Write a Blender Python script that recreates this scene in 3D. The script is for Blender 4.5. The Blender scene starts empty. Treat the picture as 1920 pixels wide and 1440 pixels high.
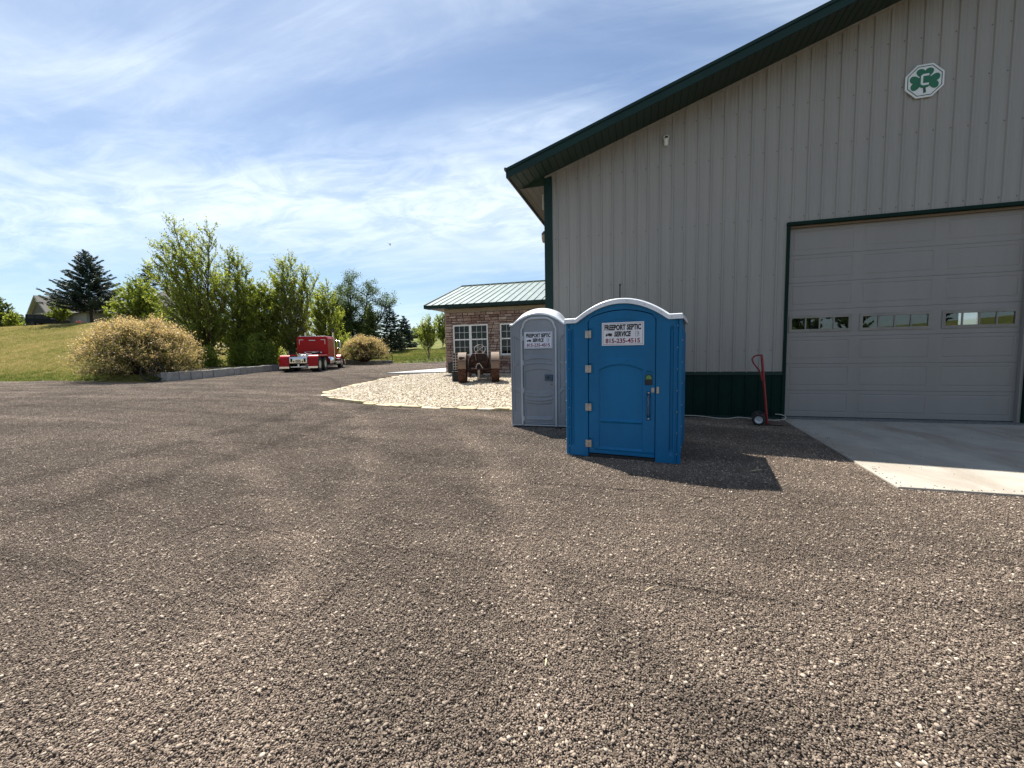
import bpy, math, random
import numpy as np
from mathutils import Vector, Matrix
sc = bpy.context.scene
col = sc.collection
rnd = random.Random(11)
R_ = math.radians

# ------------------------------------------------------------------ camera
def unit(v):
    v = np.array(v, float); return v / np.linalg.norm(v)
FPX = 789.76                                  # focal length in photo pixels (1920 wide)
YAW, PITCH, ROLL = R_(-16.893), R_(-4.555), R_(-1.035)
fw = np.array([math.sin(YAW)*math.cos(PITCH), math.cos(YAW)*math.cos(PITCH), math.sin(PITCH)])
r0 = np.array([math.cos(YAW), -math.sin(YAW), 0.0]); u0 = np.cross(r0, fw)
rt = math.cos(ROLL)*r0 + math.sin(ROLL)*u0
up = -math.sin(ROLL)*r0 + math.cos(ROLL)*u0
cam = bpy.data.cameras.new('camera'); camo = bpy.data.objects.new('camera', cam); col.objects.link(camo)
M = Matrix(((rt[0], up[0], -fw[0], 0), (rt[1], up[1], -fw[1], 0), (rt[2], up[2], -fw[2], 1.65), (0, 0, 0, 1)))
camo.matrix_world = M
cam.sensor_width = 36; cam.lens = 36*FPX/1920; cam.clip_start = .05; cam.clip_end = 4000
sc.camera = camo

# ------------------------------------------------------------------ sky and sun
SUNV = unit((-.478, .4245, 1.0))              # towards the sun
wd = bpy.data.worlds.new('World'); sc.world = wd; wd.use_nodes = True
nt = wd.node_tree; nt.nodes.clear()
def N(tree, kind, **kw):
    n = tree.nodes.new(kind)
    for k, v in kw.items(): setattr(n, k, v)
    return n
def L(tree, a, b): tree.links.new(a, b)
out = N(nt, 'ShaderNodeOutputWorld'); bg = N(nt, 'ShaderNodeBackground'); L(nt, bg.outputs[0], out.inputs[0])
sky = N(nt, 'ShaderNodeTexSky', sky_type='NISHITA'); sky.sun_disc = False
sky.sun_elevation = math.asin(SUNV[2]); sky.sun_rotation = math.atan2(SUNV[0], SUNV[1])
sky.air_density = 1.0; sky.dust_density = .6; sky.ozone_density = 1.7; sky.altitude = 200
bg.inputs[1].default_value = .054
tc = N(nt, 'ShaderNodeTexCoord'); sep = N(nt, 'ShaderNodeSeparateXYZ'); L(nt, tc.outputs['Generated'], sep.inputs[0])
def mth(tree, op, a, b=None, clamp=False):
    n = N(tree, 'ShaderNodeMath', operation=op); n.use_clamp = clamp
    for i, v in enumerate((a, b)):
        if v is None: continue
        if isinstance(v, (int, float)): n.inputs[i].default_value = v
        else: L(tree, v, n.inputs[i])
    return n.outputs[0]
den = mth(nt, 'ADD', mth(nt, 'MAXIMUM', sep.outputs[2], 0.0), .13)
px_ = mth(nt, 'DIVIDE', sep.outputs[0], den); py_ = mth(nt, 'DIVIDE', sep.outputs[1], den)
cmb = N(nt, 'ShaderNodeCombineXYZ'); L(nt, px_, cmb.inputs[0]); L(nt, py_, cmb.inputs[1])
def cloud(rot, sx, sy, scale, lo, hi, dist, rough=.62, loc=(0, 0, 0)):
    mp = N(nt, 'ShaderNodeMapping'); mp.inputs['Rotation'].default_value = (0, 0, R_(rot)); mp.inputs['Scale'].default_value = (sx, sy, 1)
    mp.inputs['Location'].default_value = loc
    L(nt, cmb.outputs[0], mp.inputs[0])
    nz = N(nt, 'ShaderNodeTexNoise'); nz.inputs['Scale'].default_value = scale; nz.inputs['Detail'].default_value = 9
    nz.inputs['Roughness'].default_value = rough; nz.inputs['Distortion'].default_value = dist
    L(nt, mp.outputs[0], nz.inputs['Vector'])
    mr = N(nt, 'ShaderNodeMapRange', interpolation_type='SMOOTHSTEP'); mr.inputs['From Min'].default_value = lo; mr.inputs['From Max'].default_value = hi
    L(nt, nz.outputs[0], mr.inputs[0]); return mr.outputs[0]
veil = cloud(35, .55, .9, 1.0, .33, .74, .6, .55, (3.1, 1.7, 0))
wisp = cloud(-28, .55, 1.9, 1.7, .44, .80, 1.1, .66, (.4, 5.2, 0))
strk = cloud(48, .35, 1.7, 2.6, .50, .80, .7, .68, (7.7, 2.2, 0))
# one long band of thicker cirrus crossing the sky in a straight line, broken up by finer noise
bu = mth(nt, 'ADD', mth(nt, 'ADD', mth(nt, 'MULTIPLY', px_, -.5), mth(nt, 'MULTIPLY', py_, .865)), mth(nt, 'MULTIPLY', veil, .45))
bm = N(nt, 'ShaderNodeMapRange', interpolation_type='SMOOTHSTEP'); bm.inputs['From Min'].default_value = 1.05; bm.inputs['From Max'].default_value = 0
L(nt, mth(nt, 'ABSOLUTE', mth(nt, 'SUBTRACT', bu, 2.45)), bm.inputs[0])
puff = cloud(-12, 1.0, 1.5, 3.2, .34, .70, .9, .64, (1.3, 4.4, 0))
band = mth(nt, 'MULTIPLY', bm.outputs[0], mth(nt, 'ADD', mth(nt, 'MULTIPLY', puff, .42), .15))
cm = mth(nt, 'ADD', mth(nt, 'ADD', mth(nt, 'MULTIPLY', veil, .34), .07), band)
cm = mth(nt, 'ADD', cm, mth(nt, 'MULTIPLY', wisp, mth(nt, 'ADD', mth(nt, 'MULTIPLY', veil, .30), .08)))
cm = mth(nt, 'ADD', cm, mth(nt, 'MULTIPLY', strk, .16))
cm = mth(nt, 'MINIMUM', cm, .85)
mixc = N(nt, 'ShaderNodeMixRGB'); tint = N(nt, 'ShaderNodeMixRGB', blend_type='MULTIPLY'); tint.inputs[0].default_value = 1; tint.inputs[2].default_value = (.885, .995, 1.085, 1); L(nt, sky.outputs[0], tint.inputs[1])
L(nt, cm, mixc.inputs[0]); L(nt, tint.outputs[0], mixc.inputs[1])
mixc.inputs[2].default_value = (9.0, 10.1, 11.3, 1)
L(nt, mixc.outputs[0], bg.inputs[0])

sl = bpy.data.lights.new('sun', 'SUN'); sl.energy = 4.9; sl.angle = R_(.55); sl.color = (1, .955, .88)
so = bpy.data.objects.new('sun', sl); col.objects.link(so)
so.rotation_euler = Vector(-SUNV).to_track_quat('-Z', 'Y').to_euler(); so.location = (-10, 10, 30)
sc.view_settings.view_transform = 'Standard'; sc.view_settings.look = 'None'
sc.view_settings.exposure = 1.12; sc.view_settings.gamma = 1; sc.view_settings.use_curve_mapping = False
sc.render.engine = 'CYCLES'
sc.cycles.max_bounces = 8; sc.cycles.diffuse_bounces = 3; sc.cycles.glossy_bounces = 4; sc.cycles.transmission_bounces = 6; sc.cycles.transparent_max_bounces = 8
sc.cycles.use_denoising = True
sc.cycles.caustics_reflective = False; sc.cycles.caustics_refractive = False

# ------------------------------------------------------------------ helpers
def link(o):
    col.objects.link(o); return o
def tag(o, label, cat, group=None):
    o['label'] = label; o['category'] = cat
    if group: o['group'] = group
    return o
def thing(name, label, cat, loc=(0, 0, 0), rz=0, group=None):
    o = bpy.data.objects.new(name, None); link(o); o.location = loc; o.rotation_euler = (0, 0, rz)
    o.empty_display_size = .2
    return tag(o, label, cat, group)
def from_np(name, v, f, m=None, parent=None, smooth=False, attr=None):
    """v (n,3), f (k,4) or (k,3) arrays -> object"""
    me = bpy.data.meshes.new(name); v = np.asarray(v, np.float32); f = np.asarray(f, np.int32)
    k = f.shape[1]
    me.vertices.add(len(v)); me.vertices.foreach_set('co', v.ravel())
    me.loops.add(f.size); me.loops.foreach_set('vertex_index', f.ravel())
    me.polygons.add(len(f)); me.polygons.foreach_set('loop_start', np.arange(0, f.size, k, dtype=np.int32))
    me.update(calc_edges=True)
    if smooth: me.polygons.foreach_set('use_smooth', np.ones(len(f), bool))
    if attr:
        for an, av in attr.items():
            a = me.attributes.new(an, 'FLOAT', 'POINT'); a.data.foreach_set('value', np.asarray(av, np.float32))
    if m: me.materials.append(m)
    o = bpy.data.objects.new(name, me); link(o)
    if parent: o.parent = parent
    return o
def child(name, me, parent, loc=(0, 0, 0)):
    o = bpy.data.objects.new(name, me); link(o); o.parent = parent; o.location = loc; return o

class MB:
    def __init__(s, off=(0, 0, 0)): s.v = []; s.f = []; s.o = off
    def add(s, vs, fs):
        b = len(s.v); s.v += [tuple(p) for p in vs]; s.f += [tuple(b+i for i in q) for q in fs]; return s
    def box(s, x0, x1, y0, y1, z0, z1):
        return s.add([(x0,y0,z0),(x1,y0,z0),(x1,y1,z0),(x0,y1,z0),(x0,y0,z1),(x1,y0,z1),(x1,y1,z1),(x0,y1,z1)],
                     [(3,2,1,0),(4,5,6,7),(0,1,5,4),(1,2,6,5),(2,3,7,6),(3,0,4,7)])
    def quad(s, a, b, c, d): return s.add([a, b, c, d], [(0, 1, 2, 3)])
    def tube(s, pts, r, n=8, cap=True, up=None):
        P = [Vector(p) for p in pts]; m = len(P); rs = r if isinstance(r, (list, tuple)) else [r]*m
        vs = []; prev = None
        for i, p in enumerate(P):
            t = (P[min(i+1, m-1)] - P[max(i-1, 0)]).normalized()
            if prev is None:
                a = t.cross(Vector((0, 0, 1))); a = t.cross(Vector((1, 0, 0))) if a.length < .05 else a
                a.normalize()
            else:
                a = prev - t*prev.dot(t); a.normalize()
            prev = a; b = t.cross(a)
            for k in range(n):
                th = 2*math.pi*k/n; vs.append(p + (a*math.cos(th) + b*math.sin(th))*rs[i])
        fs = [(i*n+k, i*n+(k+1) % n, (i+1)*n+(k+1) % n, (i+1)*n+k) for i in range(m-1) for k in range(n)]
        if cap: fs += [tuple(range(n))[::-1], tuple((m-1)*n+k for k in range(n))]
        return s.add(vs, fs)
    def lathe(s, prof, n=24, c=(0, 0, 0), ax='z', cap=True):
        vs = []; m = len(prof)
        for (r, h) in prof:
            for k in range(n):
                th = 2*math.pi*k/n; a, b = r*math.cos(th), r*math.sin(th)
                p = {'z': (a, b, h), 'x': (h, a, b), 'y': (b, h, a)}[ax]
                vs.append((c[0]+p[0], c[1]+p[1], c[2]+p[2]))
        fs = [(i*n+k, i*n+(k+1) % n, (i+1)*n+(k+1) % n, (i+1)*n+k) for i in range(m-1) for k in range(n)]
        if cap and prof[0][0] > 1e-6: fs.append(tuple(range(n))[::-1])
        if cap and prof[-1][0] > 1e-6: fs.append(tuple((m-1)*n+k for k in range(n)))
        return s.add(vs, fs)
    def ext(s, poly, t0, t1, fn):
        n = len(poly); vs = [fn(a, b, t0) for a, b in poly] + [fn(a, b, t1) for a, b in poly]
        fs = [tuple(range(n))[::-1], tuple(range(n, 2*n))] + [(i, (i+1) % n, n+(i+1) % n, n+i) for i in range(n)]
        return s.add(vs, fs)
    def build(s, name, m=None, parent=None, smooth=False, bevel=0, seg=2, sharp=None):
        me = bpy.data.meshes.new(name); o_ = s.o
        me.from_pydata([(x-o_[0], y-o_[1], z-o_[2]) for x, y, z in s.v], [], s.f)
        import bmesh
        bm = bmesh.new(); bm.from_mesh(me); bmesh.ops.recalc_face_normals(bm, faces=bm.faces); bm.to_mesh(me); bm.free()
        if m: me.materials.append(m)
        o = bpy.data.objects.new(name, me); link(o)
        if parent: o.parent = parent
        if smooth:
            me.polygons.foreach_set('use_smooth', np.ones(len(me.polygons), bool))
            me.set_sharp_from_angle(angle=R_(sharp or 40))
        if bevel:
            b = o.modifiers.new('bevel', 'BEVEL'); b.width = bevel; b.segments = seg; b.limit_method = 'ANGLE'; b.angle_limit = R_(35)
        return o
XZ = lambda a, b, t: (a, t, b)
YZ = lambda a, b, t: (t, a, b)
XY = lambda a, b, t: (a, b, t)
def sm(t): t = np.clip(t, 0, 1); return t*t*(3-2*t)

# ------------------------------------------------------------------ materials
def mat(name, c, rough=.6, metal=0.0, var=.12, vs=3.0, bump=0.0, bs=60.0, spec=.5, c2=None, lo=.4, hi=.65, stretch=None, coat=0.0, streak=None):
    m = bpy.data.materials.new(name); m.use_nodes = True; t = m.node_tree; p = t.nodes['Principled BSDF']
    p.inputs['Roughness'].default_value = rough; p.inputs['Metallic'].default_value = metal
    p.inputs['Specular IOR Level'].default_value = spec; p.inputs['Coat Weight'].default_value = coat
    geo = N(t, 'ShaderNodeNewGeometry'); vec = geo.outputs['Position']
    if stretch:
        mp = N(t, 'ShaderNodeMapping'); mp.inputs['Scale'].default_value = stretch; L(t, vec, mp.inputs[0]); vec = mp.outputs[0]
    nz = N(t, 'ShaderNodeTexNoise'); nz.inputs['Scale'].default_value = vs; nz.inputs['Detail'].default_value = 6; nz.inputs['Roughness'].default_value = .62
    L(t, vec, nz.inputs['Vector'])
    mr = N(t, 'ShaderNodeMapRange'); mr.inputs['From Min'].default_value = lo; mr.inputs['From Max'].default_value = hi; L(t, nz.outputs[0], mr.inputs[0])
    mx = N(t, 'ShaderNodeMixRGB'); L(t, mr.outputs[0], mx.inputs[0])
    ca = tuple(x*(1-var) for x in c); cb = tuple(min(1, x*(1+var)) for x in c) if c2 is None else c2
    mx.inputs[1].default_value = (*ca, 1); mx.inputs[2].default_value = (*cb, 1)
    L(t, mx.outputs[0], p.inputs['Base Color'])
    rr = N(t, 'ShaderNodeMapRange'); rr.inputs['To Min'].default_value = max(0, rough-.06); rr.inputs['To Max'].default_value = min(1, rough+.08)
    L(t, nz.outputs[0], rr.inputs[0]); L(t, rr.outputs[0], p.inputs['Roughness'])
    if bump:
        n2 = N(t, 'ShaderNodeTexNoise'); n2.inputs['Scale'].default_value = bs; n2.inputs['Detail'].default_value = 5
        L(t, vec, n2.inputs['Vector'])
        b = N(t, 'ShaderNodeBump'); b.inputs['Strength'].default_value = bump; b.inputs['Distance'].default_value = .02
        L(t, n2.outputs[0], b.inputs['Height']); L(t, b.outputs[0], p.inputs['Normal'])
    return m
def nodes(m): return m.node_tree, m.node_tree.nodes['Principled BSDF']

# ------------------------------------------------------------------ terrain
def fbm(x, y, s, seed=0, oct=4):
    r = np.zeros_like(np.asarray(x, float)); a = 1.0
    g = np.random.RandomState(seed)
    for o in range(oct):
        for k in range(3):
            th = g.uniform(0, 6.28); ph = g.uniform(0, 6.28); f = s*(2**o)*g.uniform(.7, 1.3)
            r = r + a/3*np.sin(f*(x*np.cos(th)+y*np.sin(th)) + ph + 1.3*np.sin(.6*f*(x*np.sin(th)-y*np.cos(th))+ph*2))
        a *= .5
    return r
def gz(x, y):
    x = np.asarray(x, float); y = np.asarray(y, float); r = np.hypot(x, y)
    return .42*sm((r-11)/24) + .16*np.exp(-((x+8.5)**2/30 + (y-21)**2/8))
def lawn_z(x, y):
    x = np.asarray(x, float); y = np.asarray(y, float)
    z = gz(x, y)
    dep = x*fw[0]+y*fw[1]; lat = x*rt[0]+y*rt[1]
    w = np.where(dep > 1, sm((-lat/np.maximum(dep, 1)-.74)/.24), np.where(lat < 0, 1.0, 0.0))
    ramp = np.clip((y-14.8)/27.2, 0, 1); ramp = np.where(ramp > .8, .8+.2*np.sin((ramp-.8)/.2*math.pi/2)*.9, ramp)
    z = z + w*6.35*ramp + w*np.clip((y-44)/14, 0, 1)*.75
    z = z + (1-w)*np.clip((dep-45)/60, 0, 1)*4.6
    terr = sm((-24-x)/1.5)*sm((y-17)/3)*(1-sm((y-36)/4))*sm((x+44)/10)
    z = z + .3*terr
    back = sm((-20-y)/12); z = z + back*np.clip((x-18)*.2, 0, 4.0)
    return z + .04*fbm(x, y, .5, 3, 3)*sm((np.hypot(x, y)-20)/10)
YARD = [(-60, 13.9), (-34.9, 14.6), (-27.5, 14.9), (-25.0, 15.2), (-24.0, 16.0), (-23.9, 18.5), (-25.9, 25), (-28, 30.5), (-30.0, 36), (-30.3, 38.2), (-27.2, 41.2), (-25.6, 42.3), (-23.4, 46.5), (-20, 50), (-5, 56),
        (34, 56), (48, 20), (48, -12), (30, -26), (-26, -26), (-55, -8)]
def yard_R(az):
    """distance from the origin to the yard outline along angle az (from +x)"""
    d = np.stack([np.cos(az), np.sin(az)], -1); best = np.full(len(az), 1e9)
    for (a, b) in zip(YARD, YARD[1:]+YARD[:1]):
        a = np.array(a); e = np.array(b)-a
        den = d[:, 0]*e[1]-d[:, 1]*e[0]; den = np.where(abs(den) < 1e-9, 1e-9, den)
        t = (a[0]*e[1]-a[1]*e[0])/den; s = (a[0]*d[:, 1]-a[1]*d[:, 0])/den
        ok = (t > 0) & (s >= -1e-6) & (s <= 1+1e-6); best = np.where(ok & (t < best), t, best)
    return best
def polar(nr, na, r0_, r1, power=1.0):
    az = np.linspace(0, 2*math.pi, na, endpoint=False); t = np.linspace(0, 1, nr)
    return az, t
def polar_faces(nr, na):
    i = np.arange(nr-1)[:, None]; k = np.arange(na)[None, :]; k2 = (k+1) % na
    return np.stack([i*na+k, (i+1)*na+k, (i+1)*na+k2, i*na+k2], -1).reshape(-1, 4)
# ------------------------------------------------------------------ ground
def tone_nodes(t, pos):
    """broad patches of darker and paler gravel; tyre-track ridges drawn only as tone bands"""
    a = N(t, 'ShaderNodeTexNoise'); a.inputs['Scale'].default_value = .55; a.inputs['Detail'].default_value = 5; a.inputs['Roughness'].default_value = .6; a.inputs['Distortion'].default_value = .6
    mp = N(t, 'ShaderNodeMapping'); mp.inputs['Rotation'].default_value = (0, 0, R_(25)); mp.inputs['Scale'].default_value = (.7, 2.0, 1); L(t, pos, mp.inputs[0])
    L(t, mp.outputs[0], a.inputs['Vector'])
    mr = N(t, 'ShaderNodeMapRange', interpolation_type='SMOOTHSTEP'); mr.inputs['From Min'].default_value = .36; mr.inputs['From Max'].default_value = .62
    mr.inputs['To Min'].default_value = .82; mr.inputs['To Max'].default_value = 1.13
    L(t, a.outputs[0], mr.inputs[0]); res = mr.outputs[0]
    for (cx, cy, r0_, w_, amp) in ((-19.0, -3.5, 17.5, .42, 0.270), (-19.0, -3.5, 19.3, .42, 0.270), (-12.5, -16.0, 27.5, .45, 0.243), (-12.5, -16.0, 29.3, .45, 0.243), (16.0, -8.0, 17.6, .22, -0.297), (-30, 2, 22.0, .40, -0.230), (-30, 2, 23.8, .40, -0.230), (-14.0, -9.0, 16.2, .35, 0.216), (-14.0, -9.0, 18.0, .35, -0.203)):
        vd = N(t, 'ShaderNodeVectorMath', operation='DISTANCE'); L(t, pos, vd.inputs[0]); vd.inputs[1].default_value = (cx, cy, 0)
        wob = mth(t, 'MULTIPLY', mth(t, 'SUBTRACT', a.outputs[0], .5), .9)
        off = mth(t, 'ABSOLUTE', mth(t, 'SUBTRACT', mth(t, 'ADD', vd.outputs['Value'], wob), r0_))
        q = N(t, 'ShaderNodeMapRange', interpolation_type='SMOOTHSTEP'); q.inputs['From Min'].default_value = w_; q.inputs['From Max'].default_value = 0; q.inputs['To Max'].default_value = amp; L(t, off, q.inputs[0])
        res = mth(t, 'ADD', res, mth(t, 'MULTIPLY', q.outputs[0], mr.outputs[0]))
    return res
def gravel_mat(name, cols, stones):
    m = bpy.data.materials.new(name); m.use_nodes = True; t, p = nodes(m)
    geo = N(t, 'ShaderNodeNewGeometry'); pos = geo.outputs['Position']
    rp = N(t, 'ShaderNodeValToRGB'); cr = rp.color_ramp
    while len(cr.elements) < len(cols): cr.elements.new(.5)
    for e, (q, c) in zip(cr.elements, cols): e.position = q; e.color = (*c, 1)
    p.inputs['Roughness'].default_value = .85; p.inputs['Specular IOR Level'].default_value = .25
    ml = N(t, 'ShaderNodeMixRGB', blend_type='MULTIPLY'); ml.inputs[0].default_value = 1
    if stones:
        att = N(t, 'ShaderNodeAttribute'); att.attribute_name = 'tone'; L(t, att.outputs['Fac'], rp.inputs[0])
    else:
        vo = N(t, 'ShaderNodeTexVoronoi'); vo.inputs['Scale'].default_value = 42; L(t, pos, vo.inputs['Vector'])
        sp = N(t, 'ShaderNodeSeparateColor'); L(t, vo.outputs['Color'], sp.inputs[0]); L(t, sp.outputs[0], rp.inputs[0])
        v2 = N(t, 'ShaderNodeTexVoronoi'); v2.inputs['Scale'].default_value = 13; L(t, pos, v2.inputs['Vector'])
        ad = mth(t, 'ADD', mth(t, 'MULTIPLY', vo.outputs['Distance'], -1.0), mth(t, 'MULTIPLY', v2.outputs['Distance'], -1.2))
        b = N(t, 'ShaderNodeBump'); b.inputs['Strength'].default_value = 1; b.inputs['Distance'].default_value = .03
        L(t, ad, b.inputs['Height']); L(t, b.outputs[0], p.inputs['Normal'])
    L(t, rp.outputs[0], ml.inputs[1]); L(t, tone_nodes(t, pos), ml.inputs[2])
    L(t, ml.outputs[0], p.inputs['Base Color'])
    return m
GC = [(0.0, (.084, .063, .049)), (.30, (.143, .109, .084)), (.60, (.218, .169, .131)), (.84, (.308, .246, .190)), (.93, (.41, .338, .262)), (1.0, (.53, .455, .36))]
m_gravel = gravel_mat('gravel', [(q, tuple(.80*(.6*x+.4*y) for x, y in zip(c, (.20, .155, .118)))) for q, c in GC], False); m_stones = gravel_mat('gravel_stones', GC, True)
nr, na = 170, 900
az = np.linspace(0, 2*math.pi, na, endpoint=False); RR = yard_R(az) + .12*fbm(az*40, az*0, 1.0, 5, 4)
t_ = np.linspace(0, 1, nr)[:, None]**1.9
rr = .3 + (RR[None, :]-.3)*t_
X = rr*np.cos(az); Y = rr*np.sin(az)
def yard_z(x, y):
    rel = .006*fbm(x, y, 2.0, 7, 2) + .014*fbm(x*.55+y*.2, y*1.0-x*.2, 1.1, 9, 3)
    rel = rel*(1-.9*sm((x-1.6)/1.2)*sm((y-4.6)/1.0))
    return gz(x, y) + rel
Z = yard_z(X, Y)-.0075
g = from_np('gravel_yard', np.stack([X, Y, Z], -1).reshape(-1, 3), polar_faces(nr, na), m_gravel, smooth=True); g['kind'] = 'structure'

# lawn and fields, one sheet to the horizon, passing under the yard
m_lawn = bpy.data.materials.new('lawn_grass'); m_lawn.use_nodes = True; t, p = nodes(m_lawn)
geo = N(t, 'ShaderNodeNewGeometry'); pos = geo.outputs['Position']
def noise(t, pos, s, d=5, r=.6, dist=0, stretch=None):
    n = N(t, 'ShaderNodeTexNoise'); n.inputs['Scale'].default_value = s; n.inputs['Detail'].default_value = d; n.inputs['Roughness'].default_value = r; n.inputs['Distortion'].default_value = dist
    if stretch:
        mp = N(t, 'ShaderNodeMapping'); mp.inputs['Scale'].default_value = stretch; L(t, pos, mp.inputs[0]); pos = mp.outputs[0]
    L(t, pos, n.inputs['Vector']); return n.outputs[0]
def ramp(t, fac, els):
    rp = N(t, 'ShaderNodeValToRGB'); cr = rp.color_ramp
    while len(cr.elements) < len(els): cr.elements.new(.5)
    for e, (q, c) in zip(cr.elements, els): e.position = q; e.color = (*c, 1)
    L(t, fac, rp.inputs[0]); return rp.outputs[0]
dry = noise(t, pos, .16, 7, .68, .8); fine = noise(t, pos, 5.5, 6, .7)
sx_ = N(t, 'ShaderNodeSeparateXYZ'); L(t, pos, sx_.inputs[0])
def mrng(t, v, a, b_):
    q = N(t, 'ShaderNodeMapRange', interpolation_type='SMOOTHSTEP'); q.inputs['From Min'].default_value = a; q.inputs['From Max'].default_value = b_; L(t, v, q.inputs[0]); return q.outputs[0]
def dryness(t, sx_):
    x, y = sx_.outputs[0], sx_.outputs[1]
    return mth(t, 'MULTIPLY', mrng(t, x, -26, -36), mth(t, 'SUBTRACT', 1.0, mth(t, 'MULTIPLY', mrng(t, y, 33, 40), mrng(t, x, -62, -46))))
drym = mth(t, 'MULTIPLY', mth(t, 'MULTIPLY', dryness(t, sx_), mrng(t, sx_.outputs[1], 14.2, 17.5)), .22)
mixn = mth(t, 'ADD', mth(t, 'ADD', mth(t, 'MULTIPLY', dry, .85), mth(t, 'MULTIPLY', fine, .45)), mth(t, 'ADD', drym, -.20))
c_ = ramp(t, mixn, [(.22, (.050, .078, .014)), (.40, (.100, .125, .024)), (.60, (.21, .185, .058)), (.82, (.30, .235, .10))])
L(t, c_, p.inputs['Base Color']); p.inputs['Roughness'].default_value = .9; p.inputs['Specular IOR Level'].default_value = .15
b = N(t, 'ShaderNodeBump'); b.inputs['Strength'].default_value = .8; b.inputs['Distance'].default_value = .15
L(t, noise(t, pos, 9, 4, .7), b.inputs['Height']); L(t, b.outputs[0], p.inputs['Normal'])
na2 = 480; az2 = np.linspace(0, 2*math.pi, na2, endpoint=False); R2 = yard_R(az2)
s_ = np.concatenate([np.linspace(.2, .96, 10), [.985, 1.0, 1.012, 1.03], 1.03+np.cumsum(np.linspace(.03, .12, 48)), 5+np.cumsum(np.linspace(.5, 6, 22))])
rr2 = R2[None, :]*s_[:, None]; X2 = rr2*np.cos(az2); Y2 = rr2*np.sin(az2); Z2 = lawn_z(X2, Y2)
inside = (s_[:, None] < 1.005)*1.0
Z2 = np.where(s_[:, None] < .99, gz(X2, Y2)-.12, np.where(s_[:, None] < 1.005, gz(X2, Y2)-.02, Z2+.03))
gl = from_np('lawn', np.stack([X2, Y2, Z2], -1).reshape(-1, 3), polar_faces(len(s_), na2), m_lawn, smooth=True); gl['kind'] = 'structure'

def gn_scatter(name, pts, protos, mt, scale=None, rot=None, pick=None, label=None):
    """instances of small prototype meshes on points: gravel, pebbles, grass"""
    me = bpy.data.meshes.new(name); me.vertices.add(len(pts)); me.vertices.foreach_set('co', np.asarray(pts, np.float32).ravel()); me.update()
    n = len(pts)
    a = me.attributes.new('sc', 'FLOAT', 'POINT'); a.data.foreach_set('value', np.asarray(scale if scale is not None else np.ones(n), np.float32))
    a = me.attributes.new('rt', 'FLOAT_VECTOR', 'POINT'); a.data.foreach_set('vector', np.asarray(rot if rot is not None else np.zeros((n, 3)), np.float32).ravel())
    a = me.attributes.new('pk', 'INT', 'POINT'); a.data.foreach_set('value', np.asarray(pick, np.int32))
    o = bpy.data.objects.new(name, me); link(o); o['kind'] = 'stuff'
    c = bpy.data.collections.new(name+'_pieces')
    for pr in protos: c.objects.link(pr)
    ng = bpy.data.node_groups.new(name, 'GeometryNodeTree')
    ng.interface.new_socket('Geometry', in_out='INPUT', socket_type='NodeSocketGeometry'); ng.interface.new_socket('Geometry', in_out='OUTPUT', socket_type='NodeSocketGeometry')
    gi = N(ng, 'NodeGroupInput'); go = N(ng, 'NodeGroupOutput'); ip = N(ng, 'GeometryNodeInstanceOnPoints'); ci = N(ng, 'GeometryNodeCollectionInfo')
    ci.inputs['Collection'].default_value = c; ci.inputs['Separate Children'].default_value = True; ci.inputs['Reset Children'].default_value = True
    L(ng, gi.outputs[0], ip.inputs['Points']); L(ng, ci.outputs[0], ip.inputs['Instance']); ip.inputs['Pick Instance'].default_value = True
    def na_(nm, dt):
        q = N(ng, 'GeometryNodeInputNamedAttribute', data_type=dt); q.inputs['Name'].default_value = nm; return q.outputs['Attribute']
    L(ng, na_('pk', 'INT'), ip.inputs['Instance Index']); L(ng, na_('sc', 'FLOAT'), ip.inputs['Scale'])
    e2r = N(ng, 'FunctionNodeEulerToRotation'); L(ng, na_('rt', 'FLOAT_VECTOR'), e2r.inputs[0]); L(ng, e2r.outputs[0], ip.inputs['Rotation'])
    L(ng, ip.outputs[0], go.inputs[0])
    md = o.modifiers.new('scatter', 'NODES'); md.node_group = ng
    return o
def proto(name, v, f, m, attr=None):
    o = from_np(name, v, f, m, attr=attr); col.objects.unlink(o); return o
ICO = None
def ico():
    global ICO
    if ICO is None:
        ph = (1+5**.5)/2
        v = np.array([(-1,ph,0),(1,ph,0),(-1,-ph,0),(1,-ph,0),(0,-1,ph),(0,1,ph),(0,-1,-ph),(0,1,-ph),(ph,0,-1),(ph,0,1),(-ph,0,-1),(-ph,0,1)], float)
        v /= np.linalg.norm(v[0])
        f = np.array([(0,11,5),(0,5,1),(0,1,7),(0,7,10),(0,10,11),(1,5,9),(5,11,4),(11,10,2),(10,7,6),(7,1,8),(3,9,4),(3,4,2),(3,2,6),(3,6,8),(3,8,9),(4,9,5),(2,4,11),(6,2,10),(8,6,7),(9,8,1)])
        ICO = (v, f)
    return ICO
def stones_np(cent, rad, g, flat=.65):
    v, f = ico(); n = len(cent)
    V = np.repeat(v[None], n, 0)*g.uniform(.72, 1.22, (n, 12, 1))
    V = V*np.stack([g.uniform(.8, 1.35, n), g.uniform(.7, 1.0, n), g.uniform(flat*.8, flat*1.3, n)], -1)[:, None, :]
    th = g.uniform(0, 6.28, n); c, s = np.cos(th), np.sin(th); tl = g.uniform(-.5, .5, n); ct, st = np.cos(tl), np.sin(tl)
    y, z = V[..., 1]*ct[:, None]-V[..., 2]*st[:, None], V[..., 1]*st[:, None]+V[..., 2]*ct[:, None]
    x = V[..., 0]; V = np.stack([x*c[:, None]-y*s[:, None], x*s[:, None]+y*c[:, None], z], -1)
    V = V*rad[:, None, None] + cent[:, None, :]
    F = f[None] + (np.arange(n)*12)[:, None, None]
    return V.reshape(-1, 3), F.reshape(-1, 3)
g_ = np.random.RandomState(4)
tiles = []
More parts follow.
